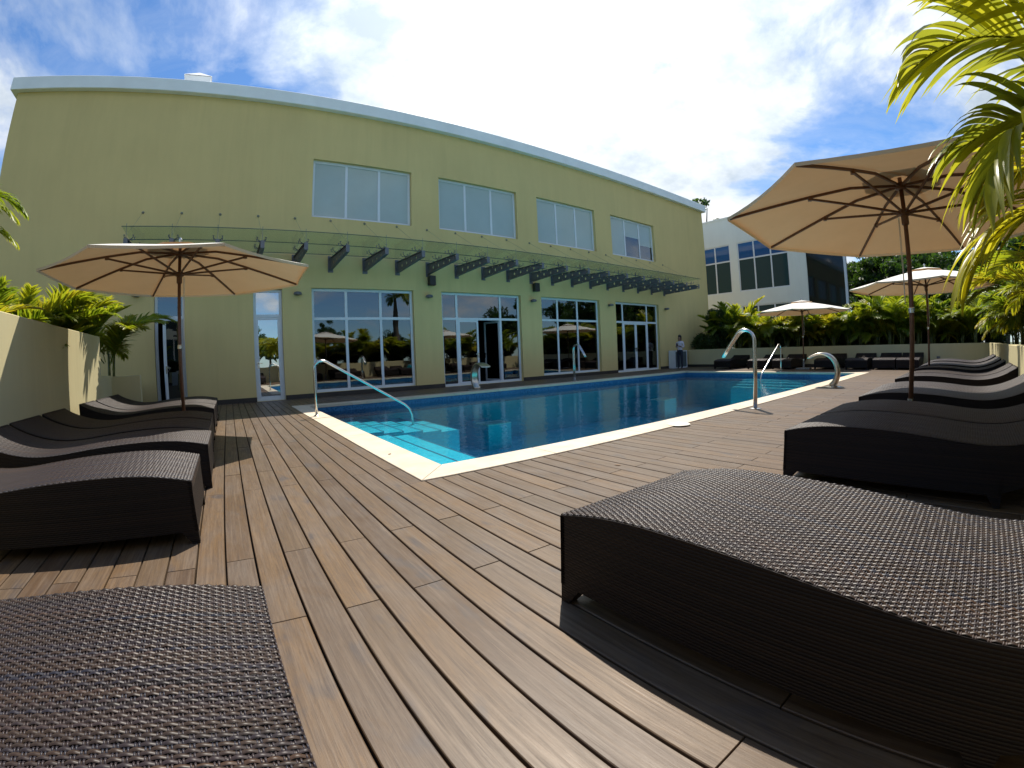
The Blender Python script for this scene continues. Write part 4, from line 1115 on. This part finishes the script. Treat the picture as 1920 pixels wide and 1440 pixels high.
def skin_body(name, joints, bones, radii, root, mats, matfn, parent, sub=2):
    me = bpy.data.meshes.new(name); me.from_pydata(joints, bones, [])
    o = bpy.data.objects.new(name, me); COL.objects.link(o)
    sk = o.modifiers.new('skin', 'SKIN'); sk.use_smooth_shade = True
    for i, r in enumerate(radii):
        v = me.skin_vertices[0].data[i]; v.radius = (r, r) if not isinstance(r, tuple) else r; v.use_root = (i == root)
    sb = o.modifiers.new('sub', 'SUBSURF'); sb.levels = sub; sb.render_levels = sub
    dg = bpy.context.evaluated_depsgraph_get(); ev = o.evaluated_get(dg)
    m2 = bpy.data.meshes.new_from_object(ev)
    bpy.data.objects.remove(o)
    m2.materials.clear()
    for m in mats: m2.materials.append(m)
    for p in m2.polygons: p.material_index = matfn(p.center); p.use_smooth = True
    m2.name = name
    return put(name, m2, parent)
M_skin = simple('skin', (0.24, 0.13, 0.085), 0.5); M_shirt = simple('white_shirt', (0.62, 0.58, 0.66), 0.8, nscale=12, namt=0.1)
M_jean = simple('navy_trousers', (0.012, 0.017, 0.035), 0.8, nscale=12, namt=0.2); M_hair = simple('dark_hair', (0.012, 0.009, 0.008), 0.45); M_shoe = simple('dark_shoes', (0.015, 0.014, 0.014), 0.5)
pr = thing('person', 'standing person in white top and dark trousers looking at a phone', 'person', (19.25, 12.62, 0), rad(8))
# local frame: faces -x, z up
J = [(0, 0, .86), (0, 0, .98), (.01, 0, 1.12), (.02, 0, 1.27), (.01, 0, 1.36), (-.02, 0, 1.43), (-.04, 0, 1.50), (-.05, 0, 1.57),
     (0, .09, .82), (-.01, .09, .46), (.03, .09, .08), (-.10, .09, .035), (0, -.09, .82), (.0, -.09, .46), (.04, -.09, .08), (-.09, -.09, .035),
     (.02, .17, 1.30), (.05, .20, 1.06), (-.17, .12, 1.09), (-.25, .08, 1.12), (.02, -.17, 1.30), (.05, -.20, 1.06), (-.17, -.10, 1.10), (-.25, -.05, 1.14)]
Bn = [(0, 1), (1, 2), (2, 3), (3, 4), (4, 5), (5, 6), (6, 7), (0, 8), (8, 9), (9, 10), (10, 11), (0, 12), (12, 13), (13, 14), (14, 15), (3, 16), (16, 17), (17, 18), (18, 19), (3, 20), (20, 21), (21, 22), (22, 23)]
Rd = [(.115, .14), (.10, .125), (.105, .135), (.10, .135), .05, .065, .085, .07, .085, .06, .04, .035, .085, .06, .04, .035, .055, .04, .03, .022, .055, .04, .03, .022]
def pmat(c):
    if c.z < 0.075: return 3
    if c.z < 0.93: return 2
    if c.z > 1.37: return 0
    if c.x < -0.05 and c.z < 1.2 and abs(c.y) < 0.2 and c.x < -0.11: return 0
    return 1
skin_body('body', J, Bn, Rd, 0, [M_skin, M_shirt, M_jean, M_shoe], pmat, pr)
m_ = MB()
m_.tube([(-.06, 0, 1.60), (.0, 0, 1.62), (.05, 0, 1.58), (.08, 0, 1.50), (.10, 0, 1.42), (.11, 0, 1.33)], [.045, .085, .095, .075, .05, .02], 10)
m_.build('hair', M_hair, pr, smooth=True)
for y in (.05, -.035):
    m_ = MB(); m_.tube([(-.215, y, 1.115), (-.245, y, 1.13), (-.27, y, 1.14)], [.02, .032, .026], 8, squash=[.5, .5, .5])
    for i in range(4): m_.tube([(-.255, y + .012 * i - .02, 1.135), (-.285, y + .012 * i - .02, 1.145), (-.30, y + .01 * i - .02, 1.165)], [.008, .0075, .006], 6)
    m_.tube([(-.245, y + .02, 1.135), (-.26, y + .02, 1.165), (-.285, y + .012, 1.18)], [.009, .008, .006], 6)
    m_.build('hand', M_skin, pr, smooth=True)
m_ = MB(); m_.box(-.005, .005, -.037, .037, -.075, .075)
o = tag(m_.build('mobile_phone', M_black, bevel=0.003), 'dark phone held up by the standing person', 'phone'); o.location = (19.25 - .30 * cos(rad(8)), 12.62 - .30 * sin(rad(8)), 1.19); o.rotation_euler = (0, rad(-30), rad(8))

# ------------------------------------------------------------------ plants
def frond_mesh(seed, length=1.6, nl=38, e0=68, e1=-38, llen=0.42, lw=0.017, droop=0.5, lift=22, name='frond', ragged=0.0, segs=5):
    rg = random.Random(seed)
    pts = [Vector((0, 0, 0))]; n = 24; el = []
    for i in range(n):
        u = i / n; e = rad(e0 + (e1 - e0) * u ** 1.15); el.append(e)
        pts.append(pts[-1] + Vector((cos(e), 0, sin(e))) * (length / n))
    el.append(el[-1])
    m_ = MB(); rv = []
    rr = [0.013 * (1 - 0.8 * i / n) for i in range(n + 1)]
    m_.tube(pts, rr, 5, 0, False); rv += [0.15] * len(m_.v)
    for k in range(nl):
        u = 0.16 + 0.83 * (k + rg.random() * 0.5) / nl
        f = u * n; i = min(int(f), n - 1); p = pts[i].lerp(pts[i + 1], f - i); e = el[i]
        t = Vector((cos(e), 0, sin(e))); nrm = Vector((-sin(e), 0, cos(e)))
        ll = llen * (0.30 + 0.78 * sin(pi * min(1, u ** 0.75)) ** 0.8) * rg.uniform(0.88, 1.12)
        for sd in (-1, 1):
            if ragged and rg.random() < ragged: continue
            an = rad(58 - 26 * u + rg.uniform(-6, 6)); lf = rad(lift + rg.uniform(-9, 9))
            d = (t * cos(an) + Vector((0, sd, 0)) * sin(an) * cos(lf) + nrm * sin(an) * sin(lf)).normalized()
            q = p.copy(); L_ = ll * rg.uniform(0.9, 1.1); w = lw * rg.uniform(0.85, 1.15)
            side0 = d.cross(nrm).normalized(); ring = []; tw = rg.uniform(-0.5, 0.5)
            for s in range(segs + 1):
                v = s / segs
                wd = w * (0.55 + 0.9 * sin(pi * min(1.0, 0.12 + v * 0.72))) * (1 - v ** 3) + 0.0006
                sv = d.cross(Vector((0, 0, 1)))
                sv = sv.normalized() if sv.length > 0.2 else side0
                sv = (sv + d.cross(sv) * tw).normalized()
                fold = d.cross(sv) * (-wd * 0.35)
                ring.append((q - sv * wd + fold, q.copy(), q + sv * wd + fold))
                d = (d + Vector((0, 0, -1)) * (droop * 1.9 / segs) * (0.35 + v) * rg.uniform(0.8, 1.2)).normalized()
                q = q + d * (L_ / segs)
            o = len(m_.v); vs = [x for r_ in ring for x in r_]
            fs = []
            for s in range(segs):
                a = s * 3; fs += [(a, a + 1, a + 4, a + 3), (a + 1, a + 2, a + 5, a + 4)]
            m_.add(vs, fs); c = rg.random(); rv += [c * 0.8] * (3 * (segs - 1)) + [min(1, c * 0.8 + 0.15)] * 3 + [min(1, c + 0.35)] * 3
    me = m_.mesh(name, M_frond, True); set_rnd(me, rv)
    return me
FR = [frond_mesh(11, 1.5, 40, 72, -30, 0.44), frond_mesh(12, 1.7, 44, 78, -15, 0.46, droop=0.4), frond_mesh(13, 1.35, 36, 60, -50, 0.42, droop=0.7),
      frond_mesh(14, 1.6, 42, 80, 25, 0.42, droop=0.3, lift=30)]
m_ = MB(); rgs = random.Random(4)
for i in range(7):
    a = rgs.uniform(0, 2 * pi); r0 = rgs.uniform(0.0, 0.12); h = rgs.uniform(0.5, 1.0)
    m_.tube([(r0 * cos(a), r0 * sin(a), -0.05), (r0 * 1.3 * cos(a), r0 * 1.3 * sin(a), h * 0.5), (r0 * 1.7 * cos(a), r0 * 1.7 * sin(a), h)], [0.028, 0.024, 0.016], 7)
STEM = m_.mesh('stems', M_stem, True)
def palm(x, y, z, lab, group, n=12, s=1.0, seed=0, up=0.0, upright=False):
    rg = random.Random(seed * 131 + int(x * 100) + int(y * 57))
    t = thing('areca_palm', lab, 'palm', (x, y, z), rg.uniform(0, 6), group)
    o = put('stems', STEM, t); o.scale = (s, s, s)
    for i in range(n):
        az = 2 * pi * (i * 0.382 + rg.uniform(-0.06, 0.06)); q = rg.random()
        me = FR[3] if q < (0.55 if upright else 0.22) else FR[1 if upright else rg.randrange(3)]
        o = put('frond', me, t, (0.10 * cos(az) * s, 0.10 * sin(az) * s, rg.uniform(0.25, 0.75) * s + up * rg.random()))
        k = s * rg.uniform(0.78, 1.12)
        o.rotation_euler = (rg.uniform(-0.25, 0.25), rg.uniform(-0.20, 0.28), az); o.scale = (k, k, k)
    return t
ORD = ['first', 'second', 'third', 'fourth', 'fifth', 'sixth', 'seventh', 'eighth', 'ninth', 'tenth', 'eleventh', 'twelfth', 'thirteenth', 'fourteenth', 'fifteenth', 'sixteenth', 'seventeenth', 'eighteenth', 'nineteenth', 'twentieth', 'twenty-first', 'twenty-second', 'twenty-third', 'twenty-fourth', 'twenty-fifth']
HB = 'areca palm hedge along the far wall'
yy = -0.3; i = 0; rgh = random.Random(9)
while yy < 12.2:
    palm(XB + 0.75 + rgh.uniform(-0.15, 0.55), yy, 0.70, '%s yellow-green palm from the right-hand corner in the far hedge' % ORD[i], HB, 15, rgh.uniform(0.98, 1.34), i, upright=(i % 2 == 0)); yy += rgh.uniform(0.52, 0.72); i += 1
HR = 'areca palms behind the right wall'
for k, x in enumerate((7.2, 8.6, 10.0, 11.3, 12.6, 13.9, 15.2, 16.5, 17.8, 19.1, 20.3)):
    palm(x + rgh.uniform(-0.3, 0.3), YR - 0.75 - rgh.uniform(0, 0.5), 0.70, '%s areca palm behind the right wall, counted from the camera' % ORD[k], HR, 15, rgh.uniform(1.05, 1.35), 40 + k)
HC = 'areca palms behind the camera, mirrored in the glass'
for k, x in enumerate((-2.2, -0.9, 0.5, 1.7, 4.3, 5.7)):
    palm(x, YR - 1.1 - rgh.uniform(0, 0.5), 0.70, 'areca palm seen only as a reflection in the building glass', HC, 12, rgh.uniform(1.0, 1.2), 70 + k)
HL = 'areca palms behind the left wall'
for k, (x, y, s) in enumerate(((-3.55, 6.2, 0.78), (-3.65, 7.3, 0.86), (-3.55, 8.2, 0.92), (-3.45, 9.0, 0.98), (-3.50, 9.6, 1.0), (-3.1, 10.1, 0.95))):
    palm(x, y, 0.72, '%s areca palm behind the tall left wall, counted from the camera' % ORD[k], HL, 14, s, 90 + k, upright=True)
palm(-2.70, 10.98, 0.80, 'areca palm arching over the low planter beside the dark door', 'areca palm by the dark door', 13, 0.98, 99)
t = palm(-3.75, 5.83, 0.72, 'areca palm whose leaf tips enter the left edge of the picture', 'areca palm at the left edge', 6, 0.85, 104)
for (az, dz, k) in ((20, 0.05, 0.98), (2, -0.12, 0.94), (12, -0.36, 0.92)):
    o = put('frond', FR[2], t, (0, 0, 0)); o.matrix_local = Matrix.Rotation(-t.rotation_euler.z, 4, 'Z') @ Matrix.Translation((0.0, 0.0, 2.03 + dz)) @ Matrix.Rotation(rad(az), 4, 'Z') @ Matrix.Scale(k, 4)

# near palm at the upper right: long yellow leaves over the right wall
near = thing('areca_palm', 'large yellow-green palm frond hanging into the upper right corner', 'palm', (3.05, -1.35, 0.72), 0)
o = put('stems', STEM, near); o.scale = (1.5, 1.5, 1.6)
NF = [frond_mesh(31, 1.75, 34, 74, -42, 0.78, 0.021, 0.62, 16, segs=9), frond_mesh(32, 1.55, 32, 66, -60, 0.72, 0.021, 0.75, 12, segs=9), frond_mesh(33, 1.6, 34, 70, -30, 0.70, 0.019, 0.6, 18, segs=9)]
for me in NF: me.materials[0] = M_frondy
for me, loc, az, tilt, k in ((NF[0], (-0.05, 0.05, 0.95), 108, -0.06, 1.08), (NF[1], (0.02, 0.08, 0.55), 84, 0.10, 1.0), (NF[2], (0.0, 0.02, 0.72), 97, 0.04, 1.0), (NF[1], (-0.05, 0.02, 0.85), 118, 0.12, 1.05), (NF[2], (-0.1, 0.0, 1.0), 140, 0.0, 1.1),
                             (NF[2], (0.1, 0.0, 0.7), 60, 0.05, 1.0), (NF[0], (0, 0, 0.9), 20, 0.1, 1.0), (NF[1], (0, 0, 0.9), -40, 0.0, 1.0), (NF[2], (0, 0, 0.8), -110, 0, 1.0), (NF[0], (0, 0, 0.8), 190, 0, 1.0)):
    o = put('frond', me, near, loc); o.rotation_euler = (0, tilt, rad(az)); o.scale = (k, k, k)

def leaf_cloud(rs, centers, radii, per, size, aspect=0.5):
    C = np.repeat(np.array(centers), per, 0); Rr = np.repeat(np.array(radii), per)
    n = len(C)
    d = rs.normal(size=(n, 3)); d /= np.linalg.norm(d, axis=1)[:, None]
    rr = Rr * rs.uniform(0.25, 1.0, n) ** 0.6
    P = C + d * rr[:, None] * np.array([1, 1, 0.75])
    a = rs.normal(size=(n, 3)); a[:, 2] -= 0.25; a /= np.linalg.norm(a, axis=1)[:, None]
    b = np.cross(a, rs.normal(size=(n, 3))); b /= np.linalg.norm(b, axis=1)[:, None]
    sz = size * rs.uniform(0.6, 1.3, n)
    A = a * sz[:, None]; B = b * (sz * aspect)[:, None]
    V = np.stack([P - A, P + B * 0.9, P + A, P - B * 0.9], 1).reshape(-1, 3)
    F = np.arange(n * 4).reshape(-1, 4)
    R = np.repeat(rs.uniform(0, 1, n), 4)
    return V, F, R
def np_mesh(name, V, F, R, mat):
    me = bpy.data.meshes.new(name); me.vertices.add(len(V)); me.vertices.foreach_set('co', V.astype(np.float32).ravel())
    me.loops.add(F.size); me.loops.foreach_set('vertex_index', F.astype(np.int32).ravel())
    me.polygons.add(len(F)); me.polygons.foreach_set('loop_start', np.arange(0, F.size, 4, dtype=np.int32)); me.polygons.foreach_set('loop_total', np.full(len(F), 4, np.int32))
    me.update(); me.materials.append(mat); set_rnd(me, R.astype(np.float32)); return me
def tree_meshes(seed, h=11.0, cr=3.6, leaf=0.17):
    rs = np.random.RandomState(seed); rg = random.Random(seed)
    m_ = MB(); th = h * 0.45; top = Vector((rg.uniform(-0.4, 0.4), rg.uniform(-0.4, 0.4), th))
    m_.tube([(0, 0, -0.3), (top.x * 0.4, top.y * 0.4, th * 0.5), top], [0.26, 0.20, 0.15], 9)
    cs = []; rad_ = []
    for i in range(13):
        a = 2 * pi * i * 0.382; el = rg.uniform(0.25, 1.35); ln = rg.uniform(0.55, 1.0) * cr
        st = Vector((top.x, top.y, th * rg.uniform(0.72, 1.0)))
        e = st + Vector((cos(a) * cos(el), sin(a) * cos(el), sin(el) * 1.25)) * ln
        mid = st.lerp(e, 0.5) + Vector((rg.uniform(-.3, .3), rg.uniform(-.3, .3), rg.uniform(0, .4)))
        m_.tube([st, mid, e], [0.10, 0.065, 0.025], 6)
        for q in range(5):
            f = rg.uniform(0.45, 1.08); c = st.lerp(e, f) + Vector((rg.gauss(0, .55), rg.gauss(0, .55), rg.gauss(0, .4)))
            cs.append(tuple(c)); rad_.append(rg.uniform(0.45, 0.95))
    tr = m_.mesh('trunk', M_bark, True)
    V, F, R = leaf_cloud(rs, cs, rad_, 120, leaf)
    return tr, np_mesh('crown', V, F, R, M_leaf)
TV = [tree_meshes(1), tree_meshes(2, 12.0, 4.2), tree_meshes(3, 10.0, 3.4)]
def tree(x, y, lab, v, s=1.0, rz=0.0, group=None):
    t = thing('broadleaf_tree', lab, 'tree', (x, y, -0.3), rz, group)
    a = put('trunk', TV[v][0], t); b = put('crown', TV[v][1], t); a.scale = b.scale = (s, s, s)
    return t
GT = 'dark trees beyond the far wall'
for k, (x, y, v, s) in enumerate(((36.5, 5.0, 0, 0.95), (39.0, 2.6, 1, 0.92), (37.0, 0.4, 2, 1.05), (41.0, -1.5, 0, 1.0), (36.0, -2.6, 1, 0.85), (34.5, 2.0, 2, 0.80), (33.0, -4.5, 0, 0.9), (43, 6.5, 1, 1.0), (40.5, 4.4, 2, 1.1), (33.5, 5.2, 2, 0.62), (33.0, 0.5, 1, 0.55), (35.5, 3.4, 0, 0.72), (37.5, 7.4, 1, 0.8), (42.5, 9.3, 0, 1.0), (46, 8.0, 2, 1.15), (35.0, 6.6, 2, 0.55), (31.5, 3.0, 0, 0.5), (31.5, -1.5, 2, 0.52), (38.5, -4.5, 1, 1.0))):
    tree(x, y, 'dark green broadleaf tree in the mass beyond the far wall at the right', v, s, k * 1.1, GT)
tree(45.0, 24.3, 'green treetop showing above the pale building roof', 1, 1.72, 0.4)
GRf = 'trees behind the camera, mirrored in the glass'
for k, (x, y, v, s) in enumerate(((-9.0, -18, 1, 0.55), (-3.0, -21, 0, 0.62), (4.0, -20, 2, 0.55), (10.5, -22, 1, 0.6), (17.0, -19, 0, 0.52), (30.0, -16, 2, 0.95), (24.0, -20, 2, 0.5), (1.6, -13.0, 0, 0.52), (37, -14, 1, 0.85), (13.5, -17, 2, 0.45), (42, -17, 0, 0.9), (7.0, -18, 1, 0.42))):
    tree(x, y, 'broadleaf tree seen only as a reflection in the building glass', v, s, k * 0.9, GRf)
# royal palm mirrored in the doors
rp = thing('royal_palm', 'tall palm seen only as a reflection in the glass doors', 'palm', (13.2, -8.0, -0.3), 0)
m_ = MB(); m_.tube([(0, 0, -0.1), (0.05, 0, 2.5), (0, 0.05, 5.2), (0, 0, 6.4)], [0.22, 0.26, 0.20, 0.12], 10); m_.build('trunk', M_bark, rp, smooth=True)
for i in range(13):
    o = put('frond', FR[i % 3], rp, (0, 0, 6.3)); o.rotation_euler = (0, 0.15 * (i % 3), i * 2.4); o.scale = (1.7, 1.7, 1.7)

# bamboo-like shrubs by the building corner
rs = np.random.RandomState(21); rg = random.Random(21)
def shrub(x, y, z, h, r, lab, seed, per=150):
    rs = np.random.RandomState(seed); rg = random.Random(seed)
    t = thing('shrub', lab, 'shrub', (x, y, z), 0)
    m_ = MB(); cs = []; rr = []
    for i in range(9):
        a = rg.uniform(0, 6.28); q = rg.uniform(0.2, 1.0) * r; hh = h * rg.uniform(0.6, 1.0)
        m_.tube([(0.1 * cos(a), 0.1 * sin(a), -0.05), (q * .5 * cos(a), q * .5 * sin(a), hh * .55), (q * cos(a), q * sin(a), hh)], [0.02, 0.015, 0.006], 5)
        for j in range(7):
            f = 0.15 + 0.9 * j / 7; cs.append((q * f * cos(a) + rg.gauss(0, .12), q * f * sin(a) + rg.gauss(0, .12), hh * f)); rr.append(rg.uniform(0.16, 0.34))
    m_.build('stems', M_stem, t)
    V, F, R = leaf_cloud(rs, cs, rr, per, 0.10, 0.22); put('foliage', np_mesh('foliage', V, F, R, M_shrub), t)
    return t
shrub(XB + 0.85, 11.75, 0.72, 2.55, 0.75, 'dark bushy shrub at the far building corner', 5)
shrub(XB + 0.55, 12.75, 0.72, 1.0, 0.45, 'low dark shrub against the building behind the cabinet', 6, 90)
shrub(XB + 0.45, 12.2, 0.72, 0.8, 0.4, 'low green shrub between the cabinet and the dark bushy shrub', 7, 90)
US = [shrub(XB + 2.1, -1.2, 0.70, 1.7, 1.0, 'x', 11, 170)]
bpy.context.view_layer.update(); reg(US[0])
US[0]['label'] = 'dark green bush in the undergrowth behind the far palm hedge'; US[0]['group'] = 'undergrowth behind the far hedge'
for k in range(12):
    o = dup(US[0], (XB + 2.0 + 0.35 * (k % 3), -0.2 + 1.05 * k, 0.70), k * 1.7)
for k in range(10):
    dup(US[0], (6.5 + 1.6 * k, YR - 2.3 - 0.2 * (k % 2), 0.70), k * 2.1, 'dark green bush in the undergrowth behind the right wall', 'undergrowth behind the right wall')
bpy.context.view_layer.update()
